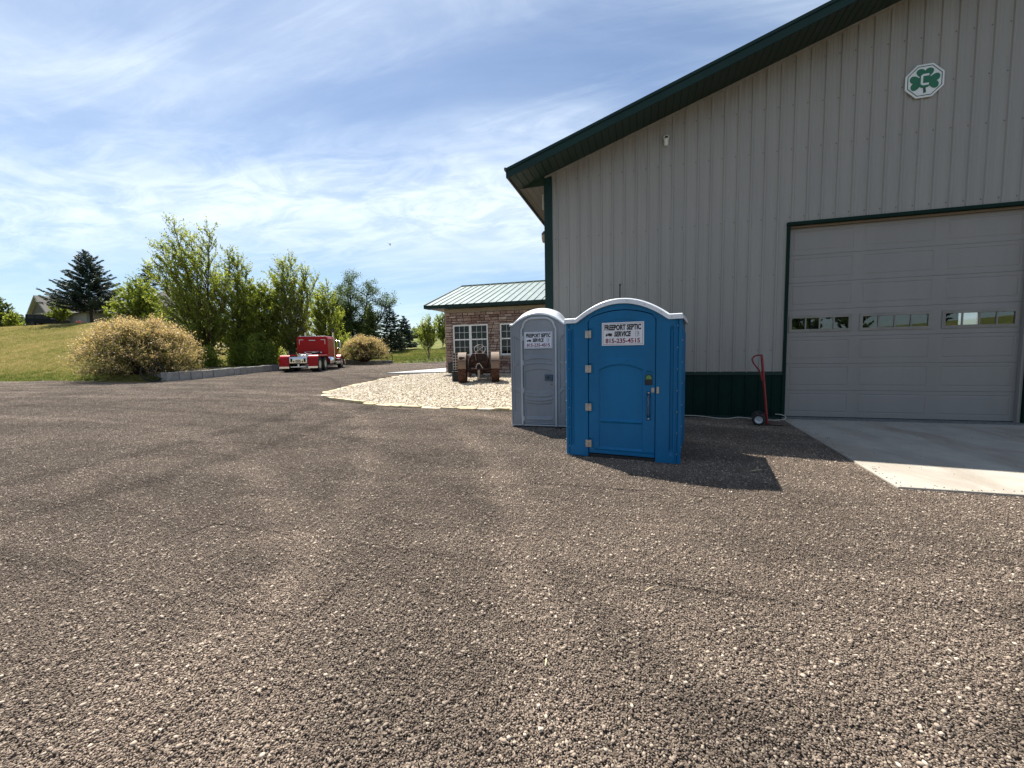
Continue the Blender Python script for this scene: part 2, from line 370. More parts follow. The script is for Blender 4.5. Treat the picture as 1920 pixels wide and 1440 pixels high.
for k in range(4):
    n1, n2, n3 = 11500, 900, 110
    n = n1+n2+n3
    rad = np.concatenate([g_.uniform(.0034, .0060, n1), g_.uniform(.0060, .0092, n2), g_.uniform(.0085, .0140, n3)])
    cent = np.stack([g_.uniform(-.51, .51, n), g_.uniform(-.51, .51, n), g_.uniform(-.001, .006, n) + .15*rad], -1)
    tn = np.concatenate([g_.uniform(0, .88, n1)**1.1, g_.uniform(.1, .95, n2), g_.uniform(.74, .98, n3)])
    v, f = stones_np(cent, rad, g_); tiles.append(proto('gravel_patch', v, f, m_stones, {'tone': np.repeat(tn, 12)}))
pts, rots, pk = [], [], []
APRON = (2.82, 5.70)
for ix in range(-46, 20):
    for iy in range(-8, 48):
        x, y = ix+.5, iy+.5
        if math.hypot(x, y) > float(yard_R(np.array([math.atan2(y, x)]))[0])-.45: continue
        dep = x*fw[0]+y*fw[1]; lat = x*rt[0]+y*rt[1]
        if dep < -5 or abs(lat) > 1.32*dep+(7.0 if dep < 16 else 4.0): continue
        if x > 3.3 and y > 5.9: continue
        if y > 11.3 and x > -2.6: continue
        if y > 13.4 and x > -11.6 and y < 21: continue
        if y >= 21 and x > -10: continue
        if y > 12.2 and x > -8.9: continue
        if y > 11.3 and x > -6: continue
        pts.append((x, y, float(yard_z(np.array(x), np.array(y)))))
        e = .25
        sxp = float(yard_z(np.array(x+e), np.array(y))-yard_z(np.array(x-e), np.array(y)))/(2*e); syp = float(yard_z(np.array(x), np.array(y+e))-yard_z(np.array(x), np.array(y-e)))/(2*e)
        rots.append((math.atan(syp), -math.atan(sxp), 0)); pk.append(rnd.randrange(4))
gn_scatter('gravel', pts, tiles, m_stones, None, rots, pk)

# short grass: tufts along the near lawn and up the slope
m_blade = bpy.data.materials.new('grass_blades'); m_blade.use_nodes = True; t, p = nodes(m_blade)
geo = N(t, 'ShaderNodeNewGeometry'); oi = N(t, 'ShaderNodeObjectInfo')
sx2 = N(t, 'ShaderNodeSeparateXYZ'); L(t, geo.outputs['Position'], sx2.inputs[0])
mm = mth(t, 'ADD', mth(t, 'ADD', mth(t, 'MULTIPLY', noise(t, geo.outputs['Position'], .16, 7, .68, .8), .85), mth(t, 'MULTIPLY', oi.outputs['Random'], .42)), mth(t, 'ADD', mth(t, 'MULTIPLY', mth(t, 'MULTIPLY', dryness(t, sx2), mrng(t, sx2.outputs[1], 14.2, 17.5)), .22), -.22))
L(t, ramp(t, mm, [(.22, (.085, .125, .022)), (.40, (.16, .195, .038)), (.60, (.32, .28, .095)), (.82, (.48, .38, .17))]), p.inputs['Base Color']); p.inputs['Roughness'].default_value = .7
bcol = p.inputs['Base Color'].links[0].from_socket; trn = N(t, 'ShaderNodeBsdfTranslucent'); L(t, bcol, trn.inputs[0]); mxb = N(t, 'ShaderNodeMixShader'); mxb.inputs[0].default_value = .5; L(t, p.outputs[0], mxb.inputs[1]); L(t, trn.outputs[0], mxb.inputs[2]); L(t, mxb.outputs[0], t.nodes['Material Output'].inputs[0])
tuft = []
for k in range(4):
    vs, fs = [], []
    for j in range(16):
        a = g_.uniform(0, 6.28); rr_ = g_.uniform(0, .10); x, y = rr_*math.cos(a), rr_*math.sin(a); h = g_.uniform(.04, .095); w = .008
        th = g_.uniform(0, 6.28); lx, ly = g_.uniform(-.03, .03, 2); dx, dy = w*math.cos(th), w*math.sin(th)
        b0 = len(vs); vs += [(x-dx, y-dy, -.01), (x+dx, y+dy, -.01), (x+lx, y+ly, h)]; fs.append((b0, b0+1, b0+2))
    tuft.append(proto('grass_tuft', vs, fs, m_blade))
def lawn_h(x, y):
    """height of the lawn sheet itself, on its own vertices' grid"""
    return lawn_z(x, y)+.03
def dp_(q): return q[:, 0]*fw[0]+q[:, 1]*fw[1]
def outside(x, y):
    a = np.arctan2(y, x); return np.hypot(x, y) > yard_R(a)*1.004
q = np.stack([g_.uniform(-70, -22, 90000), g_.uniform(14.4, 34, 90000)], -1); q = q[g_.uniform(0, 1, len(q)) < np.clip(1.15-(q[:, 1]-14.4)/26, .3, 1)]
q2 = np.stack([g_.uniform(-115, -40, 60000), g_.uniform(30, 56, 60000)], -1); q = np.concatenate([q, q2[q2[:, 0] < -1.15*q2[:, 1]]])
q = np.concatenate([q, np.stack([g_.uniform(-34, -16, 14000), g_.uniform(40, 60, 14000)], -1)])
q = q[outside(q[:, 0], q[:, 1])]
dp = q[:, 0]*fw[0]+q[:, 1]*fw[1]; lt = q[:, 0]*rt[0]+q[:, 1]*rt[1]; q = q[abs(lt) < 1.3*dp]
zz = lawn_h(q[:, 0], q[:, 1]); n = len(q)
gn_scatter('grass', np.column_stack([q, zz-.01]), tuft, m_blade, g_.uniform(.5, 1.7, n)*(1+.018*np.maximum(0, dp_(q)-22)), np.column_stack([g_.uniform(-.15, .15, n), g_.uniform(-.15, .15, n), g_.uniform(0, 6.28, n)]), g_.randint(0, 4, n))
# ------------------------------------------------------------------ big metal building
m_taupe = mat('taupe_steel', (.266, .250, .226), .42, 0, .05, 1.2, .05, 3, stretch=(3, 3, .25))
# faint brown run-off streaks below the soffit belong to the sheet
t, p = nodes(m_taupe)
src = p.inputs['Base Color'].links[0].from_socket
gp = N(t, 'ShaderNodeNewGeometry'); sz = N(t, 'ShaderNodeSeparateXYZ'); L(t, gp.outputs['Position'], sz.inputs[0])
below = mth(t, 'SUBTRACT', mth(t, 'ADD', mth(t, 'MULTIPLY', sz.outputs[0], .3333), 6.74), sz.outputs[2])
fade = N(t, 'ShaderNodeMapRange', interpolation_type='SMOOTHSTEP'); fade.inputs['From Min'].default_value = .75; fade.inputs['From Max'].default_value = .0; L(t, below, fade.inputs[0])
st = noise(t, gp.outputs['Position'], 9, 4, .7, 0, (1.6, 1, .05))
stm = N(t, 'ShaderNodeMapRange'); stm.inputs['From Min'].default_value = .42; stm.inputs['From Max'].default_value = .62; L(t, st, stm.inputs[0])
mx = N(t, 'ShaderNodeMixRGB'); L(t, mth(t, 'MULTIPLY', mth(t, 'MULTIPLY', fade.outputs[0], stm.outputs[0]), .42), mx.inputs[0])
L(t, src, mx.inputs[1]); mx.inputs[2].default_value = (.17, .125, .085, 1); L(t, mx.outputs[0], p.inputs['Base Color'])
m_green = mat('green_steel', (.005, .024, .020), .5, 0, .12, 2, .03, 4, spec=.25)
m_greensof = mat('green_soffit', (.012, .030, .022), .5, 0, .12, 3)
m_brownsof = mat('grey_soffit', (.085, .08, .065), .5, 0, .08, 3)
m_wains = mat('wainscot_green', (.0028, .018, .013), .6, 0, .15, 2, spec=.12)
m_door = mat('taupe_door', (.238, .223, .208), .5, 0, .04, 2, .10, 140, stretch=(1, 1, .15))
m_dark = mat('dark_void', (.012, .012, .013), .8, 0, .1)
m_black = mat('black_rubber', (.015, .015, .016), .65, 0, .2, 8)
m_screw = mat('screw_grey', (.10, .10, .10), .4, .4)
m_inwall = mat('inside_liner', (.30, .30, .29), .7)
def glass(name, tint=(.02, .025, .03), refl=.30, clear=0.0):
    m = bpy.data.materials.new(name); m.use_nodes = True; t = m.node_tree; p = t.nodes['Principled BSDF']; o = t.nodes['Material Output']
    p.inputs['Base Color'].default_value = (*tint, 1); p.inputs['Roughness'].default_value = .15; p.inputs['Specular IOR Level'].default_value = 0
    gl = N(t, 'ShaderNodeBsdfGlossy'); gl.inputs['Roughness'].default_value = .005; gl.inputs['Color'].default_value = (.92, .97, 1, 1)
    base = p.outputs[0]
    if clear:
        tr = N(t, 'ShaderNodeBsdfTransparent'); tr.inputs[0].default_value = (.85, .88, .88, 1)
        mxs = N(t, 'ShaderNodeMixShader'); mxs.inputs[0].default_value = clear; L(t, p.outputs[0], mxs.inputs[1]); L(t, tr.outputs[0], mxs.inputs[2]); base = mxs.outputs[0]
    lw = N(t, 'ShaderNodeFresnel'); lw.inputs[0].default_value = 1.5
    f = mth(t, 'ADD', mth(t, 'MULTIPLY', lw.outputs[0], .8), refl, True)
    mx = N(t, 'ShaderNodeMixShader'); L(t, f, mx.inputs[0]); L(t, base, mx.inputs[1]); L(t, gl.outputs[0], mx.inputs[2]); L(t, mx.outputs[0], o.inputs[0])
    return m
m_pane = glass('window_glass', (.004, .005, .005), .0, .25)
m_panedoor = glass('door_glass', (.008, .010, .012), .045, .8)

GX0, GX1, GY, GYB = -2.31, 22.5, 10.73, 34.7
def gtop(x): return 5.968 + (min(x, GX1+GX0-x) - GX0)/3.0      # underside of the sloped soffit at the wall
RX = (GX0+GX1)/2
B = thing('metal_building', 'large taupe ribbed steel building with green trim and a wide overhead door', 'building', (GX0, GY, 0))
bo = (GX0, GY, 0)
DX0, DX1, DZ = 3.095, 7.19, 4.225                # overhead door opening
WZ = 1.03                                        # top of the green wainscot
PX0, PIT = -2.13, .27
def rib_profile(xa, xb, rib0, pit):
    """x, proud pairs over [xa, xb] for a ribbed steel sheet"""
    prof = []
    k0 = math.floor((xa-rib0)/pit)-1
    for k in range(k0, k0+int((xb-xa)/pit)+4):
        c = rib0+k*pit
        prof += [(c-.030, 0), (c-.014, .022), (c+.014, .022), (c+.030, 0), (c+.095, 0), (c+.105, .0035), (c+.120, .0035), (c+.130, 0), (c+.175, 0), (c+.185, .0035), (c+.200, .0035), (c+.210, 0)]
    prof = sorted(q for q in prof)
    xs = [q[0] for q in prof]; hs = [q[1] for q in prof]
    pts = [(xa, float(np.interp(xa, xs, hs)))] + [q for q in prof if xa+1e-5 < q[0] < xb-1e-5] + [(xb, float(np.interp(xb, xs, hs)))]
    return pts
def sheet(mb, xa, xb, zb, zt, y, rib0, pit, scale=1.0):
    pr = rib_profile(xa, xb, rib0, pit); n = len(pr)
    vs = [(x, y-h*scale, zb) for x, h in pr] + [(x, y-h*scale, zt(x)) for x, h in pr]
    mb.add(vs, [(i, i+1, n+i+1, n+i) for i in range(n-1)])
RIB0 = -1.992
edges = [PX0+.0]; x = RIB0+PIT*3+.135
while x < GX1-.2:
    edges.append(x); x += PIT*4
edges.append(GX1-.17)
cuts = sorted(set([round(e, 4) for e in edges] + [DX0-.045, DX1+.045]))
for a, b_ in zip(cuts, cuts[1:]):
    if b_-a < .02: continue
    over = (a+b_)/2 > DX0-.045 and (a+b_)/2 < DX1+.045
    mb = MB(bo); dz = rnd.uniform(0, .0015)
    if a < RX < b_:
        sheet(mb, a, RX, 4.30 if over else WZ+.03, gtop, GY-dz, RIB0, PIT); sheet(mb, RX, b_, 4.30 if over else WZ+.03, gtop, GY-dz, RIB0, PIT)
    else: sheet(mb, a, b_, 4.30 if over else WZ+.03, gtop, GY-dz, RIB0, PIT)
    mb.build('wall_panel', m_taupe, B)
    if not over:
        mb = MB(bo); sheet(mb, a, b_, .03, lambda x: WZ-.02, GY-.002-dz, RIB0, PIT); mb.build('wainscot_panel', m_wains, B)
# trims
mb = MB(bo); mb.box(GX0-.012, PX0+.012, GY-.034, GY+.2, .02, 5.93); mb.build('corner_trim', m_green, B, bevel=.006)
mb = MB(bo); mb.box(GX1-.18, GX1+.012, GY-.034, GY+.2, .02, 5.93); mb.build('corner_trim', m_green, B, bevel=.006)
for a, b_ in ((PX0+.014, DX0-.05), (DX1+.05, GX1-.182)):
    mb = MB(bo); mb.ext([(GY-.005, WZ+.045), (GY-.030, WZ+.035), (GY-.034, WZ-.035), (GY-.005, WZ-.035)], a, b_, YZ); mb.build('wainscot_trim', m_green, B)
    mb = MB(bo); mb.box(a, b_, GY-.028, GY+.02, .0, .05); mb.build('base_trim', m_green, B)
mb = MB(bo); mb.box(DX0-.05, DX0+.012, GY-.038, GY+.13, .02, DZ+.0); mb.build('door_jamb', m_wains, B)
mb = MB(bo); mb.box(DX1-.012, DX1+.05, GY-.038, GY+.13, .02, DZ+.0); mb.build('door_jamb', m_wains, B)
mb = MB(bo); mb.box(DX0-.055, DX1+.055, GY-.055, GY+.13, DZ+.001, DZ+.075); mb.build('door_header', m_wains, B, bevel=.01)
mb = MB(bo); mb.box(DX0+.012, DX1-.012, GY+.03, GY+.10, DZ-.045, DZ-.001); mb.build('door_stop', mat('tan_weatherstrip', (.16, .115, .07), .6), B)
mb = MB(bo); mb.box(DX1-.06, DX1-.013, GY+.02, GY+.10, .03, DZ-.05); mb.build('door_stop', m_taupe, B)
# J-trim under the soffit
mb = MB(bo)
for a, b_ in ((GX0, RX), (RX, GX1)):
    za, zb = gtop(a), gtop(b_)
    mb.add([(a, GY-.03, za-.055), (b_, GY-.03, zb-.055), (b_, GY-.03, zb-.005), (a, GY-.03, za-.005), (a, GY-.002, za-.055), (b_, GY-.002, zb-.055)], [(0, 1, 2, 3), (0, 4, 5, 1)])
mb.build('soffit_trim', m_taupe, B)
# gable soffit boards, fascia, roof
OV = .91; YF = GY-OV
xb = -2.97; pit = .152
k = 0
while xb+pit*k < RX-pit:
    a = xb+pit*k; b_ = a+pit-.016; k += 1
    mb = MB(bo)
    za, zb = gtop(a)-.004, gtop(b_)-.004
    y0 = YF+.022; y1 = GY+.0
    mb.add([(a, y0, za), (b_, y0, zb), (b_, y1, zb), (a, y1, za), (a, y0, za+.012), (b_, y0, zb+.012), (b_, y1, zb+.012), (a, y1, za+.012)], [(0, 1, 2, 3), (4, 5, 6, 7), (0, 1, 5, 4), (1, 2, 6, 5), (2, 3, 7, 6), (3, 0, 4, 7)])
    mb.build('soffit_board', m_greensof, B)
def slopes(mb, x0, x1, y0, y1, zlo, zhi):
    v = []
    for x in (x0, x1):
        for y in (y0, y1):
            for dz in (zlo, zhi): v.append((x, y, gtop(x)+dz))
    mb.add(v, [(0, 1, 3, 2), (4, 6, 7, 5), (0, 4, 5, 1), (2, 3, 7, 6), (0, 2, 6, 4), (1, 5, 7, 3)])
mb = MB(bo); slopes(mb, -3.0, RX, YF, GYB+.6, .018, .15); slopes(mb, RX, GX1+.69, YF, GYB+.6, .018, .15)
mb.build('roof', m_green, B)
mb = MB(bo); mb.add([(-2.97, YF+.02, gtop(-2.97)+.0105), (RX, YF+.02, gtop(RX)+.0105), (RX, GY, gtop(RX)+.0105), (-2.97, GY, gtop(-2.97)+.0105)], [(0, 1, 2, 3)]); mb.build('soffit_gap_shade', m_dark, B)  # dark sheet added above the boards so their gaps read as shade lines
mb = MB(bo); slopes(mb, RX, GX1+.69, YF+.02, GY, -.004, .016); mb.build('soffit', m_greensof, B)
mb = MB(bo)
for a, b_ in ((-3.02, RX), (RX, GX1+.71)):
    slopes(mb, a, b_, YF-.03, YF-.002, -.055, .11)
    slopes(mb, a, b_, YF-.055, YF+.10, .112, .175)
mb.build('rake_fascia', m_green, B)
mb = MB(bo); mb.box(-3.03, -3.0, YF-.03, GYB+.6, 5.70, 5.915); mb.box(-3.075, -3.03, YF-.03, GYB+.6, 5.87, 5.93); mb.build('eave_fascia', m_brownsof, B)
# flat eave soffit in lengthwise boards
for k in range(4):
    a = -2.996+k*.17; mb = MB(bo); mb.box(a, a+.163, GY+.002, GYB, 5.765, 5.778); mb.build('soffit_board', m_brownsof, B)
mb = MB(bo); mb.add([(-2.99, GY-.001, 5.755), (GX0-.013, GY-.001, 5.755), (GX0-.013, GY-.001, 5.96), (-2.99, GY-.001, 5.76)], [(0, 1, 2, 3)]); mb.build('eave_return', m_greensof, B)
# remaining walls: side wall with ribs, far side and the far end with a window opening that shows through
mb = MB(bo)
mb.box(GX0, GX0+.12, GY+.2, GYB, 0, 5.93)
mb.build('side_wall', m_taupe, B)
mb = MB(bo); mb.box(GX1-.12, GX1, GY+.2, GYB, 0, 5.93); mb.build('side_wall', m_taupe, B)
mb = MB(bo); wx0, wx1, wz0, wz1 = 19.66, 20.66, 2.78, 3.60
mb.box(GX0, wx0, GYB-.12, GYB, 0, 5.9); mb.box(wx1, GX1, GYB-.12, GYB, 0, 5.9); mb.box(wx0, wx1, GYB-.12, GYB, 0, wz0); mb.box(wx0, wx1, GYB-.12, GYB, wz1, 5.9)
mb.add([(GX0, GYB, 5.9), (GX1, GYB, 5.9), (RX, GYB, gtop(RX))], [(0, 1, 2)]); mb.build('end_wall', m_inwall, B)
mb = MB(bo); mb.box(GX0+.12, DX0-.05, GY+.05, GY+.15, .03, 5.9); mb.box(DX1+.05, GX1-.12, GY+.05, GY+.15, .03, 5.9); mb.box(DX0-.05, DX1+.05, GY+.135, GY+.2, DZ+.1, 5.9)
mb.box(GX0+.1, GX1-.1, GY+.2, GYB-.15, .0, .04); mb.build('inner_lining', m_inwall, B)
# screws
mb = MB(bo)
for z in (1.55, 3.21, 4.415, 5.83, 6.73, 7.6):
    for k in range(0, 36):
        x = RIB0+PIT*k-.055
        if z > gtop(x)-.15 or x > 9: continue
        if DX0-.1 < x < DX1+.1 and z < 4.35: continue
        mb.lathe([(.0125, 0), (.0125, -.004), (.0075, -.006), (.007, -.011), (0, -.012)], 6, (x, GY-.001, z), 'y')
s_o = mb.build('screws', m_screw, B); s_o['kind'] = 'stuff'

# overhead door: seven sections, three long panels each
nsec = 7; SZ0, SZ1 = .06, DZ-.03; sh = (SZ1-SZ0)/nsec
cols3 = [(3.20, 4.32), (4.515, 5.70), (5.92, 7.07)]
dy = GY+.105
Dr = MB(bo); Dr.box(DX0+.012, DX1-.012, dy+.05, dy+.052, SZ0, SZ0+.001); door = Dr.build('garage_door', m_black, B)
def section(z0, z1, windows):
    mb = MB(bo)
    xs = [DX0+.012] + [q for c in cols3 for q in c] + [DX1-.012]
    g = .0025; pz0, pz1 = (z0+.10, z1-.075)
    if windows: pz0, pz1 = z0+.125, z1-.14
    zs = [z0+g, pz0, pz1, z1-g]
    for i in range(len(xs)-1):
        for j in range(3):
            x0, x1, a, b_ = xs[i], xs[i+1], zs[j], zs[j+1]
            if i % 2 == 1 and j == 1:
                rings = [(0, 0), (.006, .0055), (.022, .0055), (.034, .001)] if not windows else [(0, 0), (.004, .045)]
                prev = None
                for ins, d in rings:
                    r = [(x0+ins, dy+d, a+ins), (x1-ins, dy+d, a+ins), (x1-ins, dy+d, b_-ins), (x0+ins, dy+d, b_-ins)]
                    if prev:
                        mb.add(prev+r, [(q, (q+1) % 4, 4+(q+1) % 4, 4+q) for q in range(4)])
                    prev = r
                if not windows: mb.add(prev, [(0, 1, 2, 3)])
            else: mb.quad((x0, dy, a), (x1, dy, a), (x1, dy, b_), (x0, dy, b_))
    X0, X1 = xs[0], xs[-1]
    mb.quad((X0, dy, z1-g), (X1, dy, z1-g), (X1, dy+.04, z1-g), (X0, dy+.04, z1-g)); mb.quad((X0, dy, z0+g), (X1, dy, z0+g), (X1, dy+.04, z0+g), (X0, dy+.04, z0+g))
    return mb, pz0, pz1
for k in range(nsec):
    z0, z1 = SZ0+k*sh, SZ0+(k+1)*sh
    mb, a, b_ = section(z0, z1, k == 3)
    mb.build('door_section', m_door, door)
    if k == 3:
        for (x0, x1) in cols3:
            x0 -= .03; x1 += .03; a2, b2 = a-.02, b_+.02
            mb = MB(bo); w = .062; yf = dy-.014
            def bar(x0, x1, z0, z1, y=yf, d=.03):
                mb.ext([(x0, z0), (x1, z0), (x1, z1), (x0, z1)], y, y+d, XZ)
            bar(x0, x1, a2, a2+w); bar(x0, x1, b2-w, b2); bar(x0, x0+w, a2+w, b2-w); bar(x1-w, x1, a2+w, b2-w)
            ix0, ix1 = x0+w, x1-w; pw = (ix1-ix0)/4
            for q in (1, 2, 3): bar(ix0+q*pw-.014, ix0+q*pw+.014, a2+w, b2-w, yf+.006, .02)
            mb.build('window_frame', mat('tan_frame', (.215, .195, .172), .5) if 'tan_frame' not in bpy.data.materials else bpy.data.materials['tan_frame'], door, bevel=.004)
            for q in range(4):
                mb = MB(bo); e = .014
                mb.box(ix0+q*pw+(e if q else 0), ix0+(q+1)*pw-(e if q < 3 else 0), yf+.022, yf+.027, a2+w, b2-w); mb.build('pane', m_panedoor, door)
# concrete sill strip under the door
m_conc = mat('concrete', (.365, .335, .285), .8, 0, .13, 2.2, .25, 45, lo=.3, hi=.7)
t, p = nodes(m_conc); src = p.inputs['Base Color'].links[0].from_socket
geo = N(t, 'ShaderNodeNewGeometry')
spk = noise(t, geo.outputs['Position'], 6.0, 4, .75, 1.2, (.55, 1.6, 1))
s1 = N(t, 'ShaderNodeMapRange'); s1.inputs['From Min'].default_value = .665; s1.inputs['From Max'].default_value = .72; L(t, spk, s1.inputs[0])
tr = noise(t, geo.outputs['Position'], .9, 5, .6, 1.2, (1.1, .35, 1)); s2 = N(t, 'ShaderNodeMapRange'); s2.inputs['From Min'].default_value = .44; s2.inputs['From Max'].default_value = .68; L(t, tr, s2.inputs[0])
mx = N(t, 'ShaderNodeMixRGB'); L(t, mth(t, 'MULTIPLY', s1.outputs[0], .65), mx.inputs[0]); L(t, src, mx.inputs[1]); mx.inputs[2].default_value = (.07, .065, .06, 1)
m2 = N(t, 'ShaderNodeMixRGB'); L(t, mth(t, 'MULTIPLY', s2.outputs[0], .68), m2.inputs[0]); L(t, mx.outputs[0], m2.inputs[1]); m2.inputs[2].default_value = (.22, .175, .13, 1)
L(t, m2.outputs[0], p.inputs['Base Color'])
m_conc2 = mat('dark_concrete', (.16, .155, .15), .9, 0, .35, 30, .3, 60)
mb = MB(bo); mb.box(DX0-.05, DX1+.1, GY-.16, GY+.2, -.05, .048); mb.build('door_sill', m_conc2, B)
# apron and its bits of gravel
mb = MB(); mb.ext([(3.03, GY-.161), (2.82, 5.74), (6.2, 5.70), (6.215, GY-.161)], -.10, .030, XY); mb.ext([(6.225, GY-.161), (6.21, 5.70), (9.6, 5.66), (9.6, GY-.161)], -.10, .030, XY)
ap = mb.build('concrete_apron', m_conc, bevel=.012); ap['kind'] = 'structure'
gp_ = np.random.RandomState(8); n = 130
cx = gp_.uniform(2.95, 9, n); cy = 5.8+gp_.beta(1.1, 1.2, n)*4.6
e1 = gp_.uniform(5.75, 10.5, 90); cx = np.concatenate([cx, 2.84+(e1-5.74)*.0445+np.abs(gp_.normal(0, .06, 90)), gp_.uniform(2.9, 9, 90)]); cy = np.concatenate([cy, e1, 5.74+np.abs(gp_.normal(0, .05, 90))]); n = len(cx)
v, f = stones_np(np.column_stack([cx, cy, np.full(n, .033)]), gp_.uniform(.004, .009, n), gp_)
o = from_np('stray_gravel', v, f, m_stones, attr={'tone': np.repeat(gp_.uniform(0, .9, n), 12)}); o['kind'] = 'stuff'

# things fixed to the building
m_white = mat('white_plastic', (.62, .61, .57), .45, 0, .05)
cvc = thing('security_camera', 'small white tube camera high on the ribbed wall under the sloping roof edge', 'camera', (.555, GY, 6.37))
mb = MB(); mb.tube([(0, -.030, -.10), (0, -.045, -.02), (0, -.05, .05)], [.045, .05, .052], 12); mb.build('bracket', m_white, cvc, smooth=True)
mb = MB(); mb.lathe([(.055, -.02), (.062, -.03), (.062, -.10), (.048, -.11), (.046, -.07), (0, -.07)], 16, (0, 0, .055), 'y'); mb.build('hood', m_white, cvc, smooth=True)
mb = MB(); mb.lathe([(.046, -.075), (.03, -.085), (0, -.09)], 14, (0, 0, .055), 'y'); mb.build('lens', m_black, cvc, smooth=True)
wl = thing('wall_lamp', 'bronze half-round wall lamp on the left side of the metal building', 'lamp', (GX0, 11.0, 4.56))
m_bronze = mat('bronze_metal', (.10, .075, .05), .45, .6)
mb = MB(); mb.box(-.02, -.0, -.09, .09, -.16, .16); mb.build('back_plate', m_bronze, wl)
mb = MB(); mb.lathe([(.0, .15), (.09, .148), (.13, .10), (.135, .06), (.0, .058)], 16, (-.02, 0, 0)); mb.build('lamp_cap', m_bronze, wl, smooth=True)
mb = MB(); mb.lathe([(.0, .055), (.13, .054), (.132, -.03), (.11, -.12), (.05, -.15), (0, -.155)], 16, (-.02, 0, 0)); mb.build('lamp_shade', mat('amber_glass', (.30, .22, .13), .25, 0, .1), wl, smooth=True)
ant = thing('wall_antenna', 'thin white flat antenna bracket beside the green corner under the eave', 'antenna', (GX0, 11.0, 5.45))
mb = MB(); mb.box(-.115, -.085, -.02, .02, -.18, .20); mb.build('panel', m_white, ant, bevel=.006)
mb = MB(); mb.box(-.085, 0, -.012, .012, -.05, -.01); mb.build('bracket', m_white, ant)
rod = thing('metal_rod', 'thin black rod standing against the ribbed wall behind the blue toilet', 'rod', (-.46, GY-.20, 0))
mb = MB(); mb.tube([(0, 0, 0), (0, 0, 3.14)], .013, 8); mb.build('shaft', m_black, rod)
mb = MB(); mb.lathe([(0, 3.14), (.02, 3.145), (.022, 3.165), (.012, 3.185), (0, 3.19)], 10); mb.build('cap', m_black, rod)

# shamrock badge
m_bw = mat('badge_white', (.66, .68, .68), .4, 0, .04); m_bg = mat('badge_green', (.006, .12, .055), .45, 0, .08); m_bd = mat('badge_dark_green', (.004, .05, .04), .45)
bd = thing('shamrock_sign', 'white octagonal sign with a green shamrock and white letter C on the gable', 'sign', (5.31, GY-.025, 6.768))
def octo(r): return [(r*math.cos(R_(22.5+45*k)), r*math.sin(R_(22.5+45*k))) for k in range(8)]
mb = MB(); mb.ext(octo(.335), -.02, -.0, XZ); mb.build('plate', m_bw, bd, bevel=.003)
mb = MB(); o1, o2 = octo(.300), octo(.285)
mb.add([(a, -.0225, b_) for a, b_ in o1]+[(a, -.0225, b_) for a, b_ in o2], [(k, (k+1) % 8, 8+(k+1) % 8, 8+k) for k in range(8)]); mb.build('border', m_bd, bd)
def heart(cx, cz, ang, s):
    pts = []
    for k in range(40):
        th = 2*math.pi*k/40
        x = 16*math.sin(th)**3; y = 13*math.cos(th)-5*math.cos(2*th)-2*math.cos(3*th)-.6*math.cos(4*th)
        x, y = x*s/16*1.06, (y+17)*s/16
        pts.append((cx+x*math.cos(ang)-y*math.sin(ang), cz+x*math.sin(ang)+y*math.cos(ang)))
    return pts
mb = MB()
for k, ang in enumerate((0, R_(97), R_(-97))):
    pts = heart(0, -.005, ang, .131); n = len(pts); mb.add([(a, -.024-.0006*k, b_) for a, b_ in pts], [tuple(range(n))])
mb.add([(.118*math.cos(R_(a)), -.0262, -.012+.125*math.sin(R_(a))) for a in range(0, 360, 20)], [tuple(range(18))])
mb.build('clover_leaves', m_bg, bd)
mb = MB(); mb.add([(-.02, -.0255, -.02), (-.022, -.0255, -.12), (-.012, -.0235, -.235), (.03, -.0235, -.215), (.018, -.0235, -.12), (.018, -.0235, -.02)], [(0, 1, 2, 3, 4, 5)]); mb.build('clover_stem', m_bd, bd)
mb = MB(); yC = -.0285
def flat(poly): mb.add([(a, yC, b_) for a, b_ in poly], [tuple(range(len(poly)))])
flat([(-.065, -.06), (-.03, -.085), (-.028, .125), (-.065, .10)]); flat([(-.028, .087), (-.028, .125), (.065, .125), (.065, .087)]); flat([(-.03, -.085), (-.03, -.047), (.065, -.047), (.065, -.085)])
mb.build('letter', m_bw, bd)

# ------------------------------------------------------------------ small stone building
def stone_mat(name, cols):
    m = mat(name, (.2, .15, .13), .85, 0, .1, 14, .5, 25); t, p = nodes(m)
    src = p.inputs['Base Color'].links[0].from_node
    oi = N(t, 'ShaderNodeObjectInfo'); gi = N(t, 'ShaderNodeNewGeometry')
    sm_ = mth(t, 'FRACT', mth(t, 'ADD', oi.outputs['Random'], gi.outputs['Random Per Island']))
    c = ramp(t, sm_, cols); ml = N(t, 'ShaderNodeMixRGB', blend_type='MULTIPLY'); ml.inputs[0].default_value = .55
    gray = N(t, 'ShaderNodeTexNoise'); gray.inputs['Scale'].default_value = 9; gray.inputs['Detail'].default_value = 5; L(t, gi.outputs['Position'], gray.inputs['Vector'])
    mr = N(t, 'ShaderNodeMapRange'); mr.inputs['From Min'].default_value = .3; mr.inputs['From Max'].default_value = .7; mr.inputs['To Min'].default_value = .5; mr.inputs['To Max'].default_value = 1.3; L(t, gray.outputs[0], mr.inputs[0])
    L(t, c, ml.inputs[1]); L(t, mr.outputs[0], ml.inputs[2]); L(t, ml.outputs[0], p.inputs['Base Color']); return m
m_ledge = stone_mat('ledge_stone', [(0, (.17, .095, .075)), (.2, (.32, .225, .185)), (.42, (.24, .16, .14)), (.6, (.40, .305, .25)), (.78, (.29, .205, .185)), (.92, (.45, .37, .315)), (1, (.20, .145, .13))])
m_mortar = mat('mortar', (.085, .07, .065), .9)
m_roofg = mat('sage_roof_steel', (.265, .315, .285), .32, .15, .05, 2)
m_vinyl = mat('white_vinyl', (.72, .72, .70), .4, 0, .03)
m_tan = mat('tan_trim', (.25, .21, .15), .6)
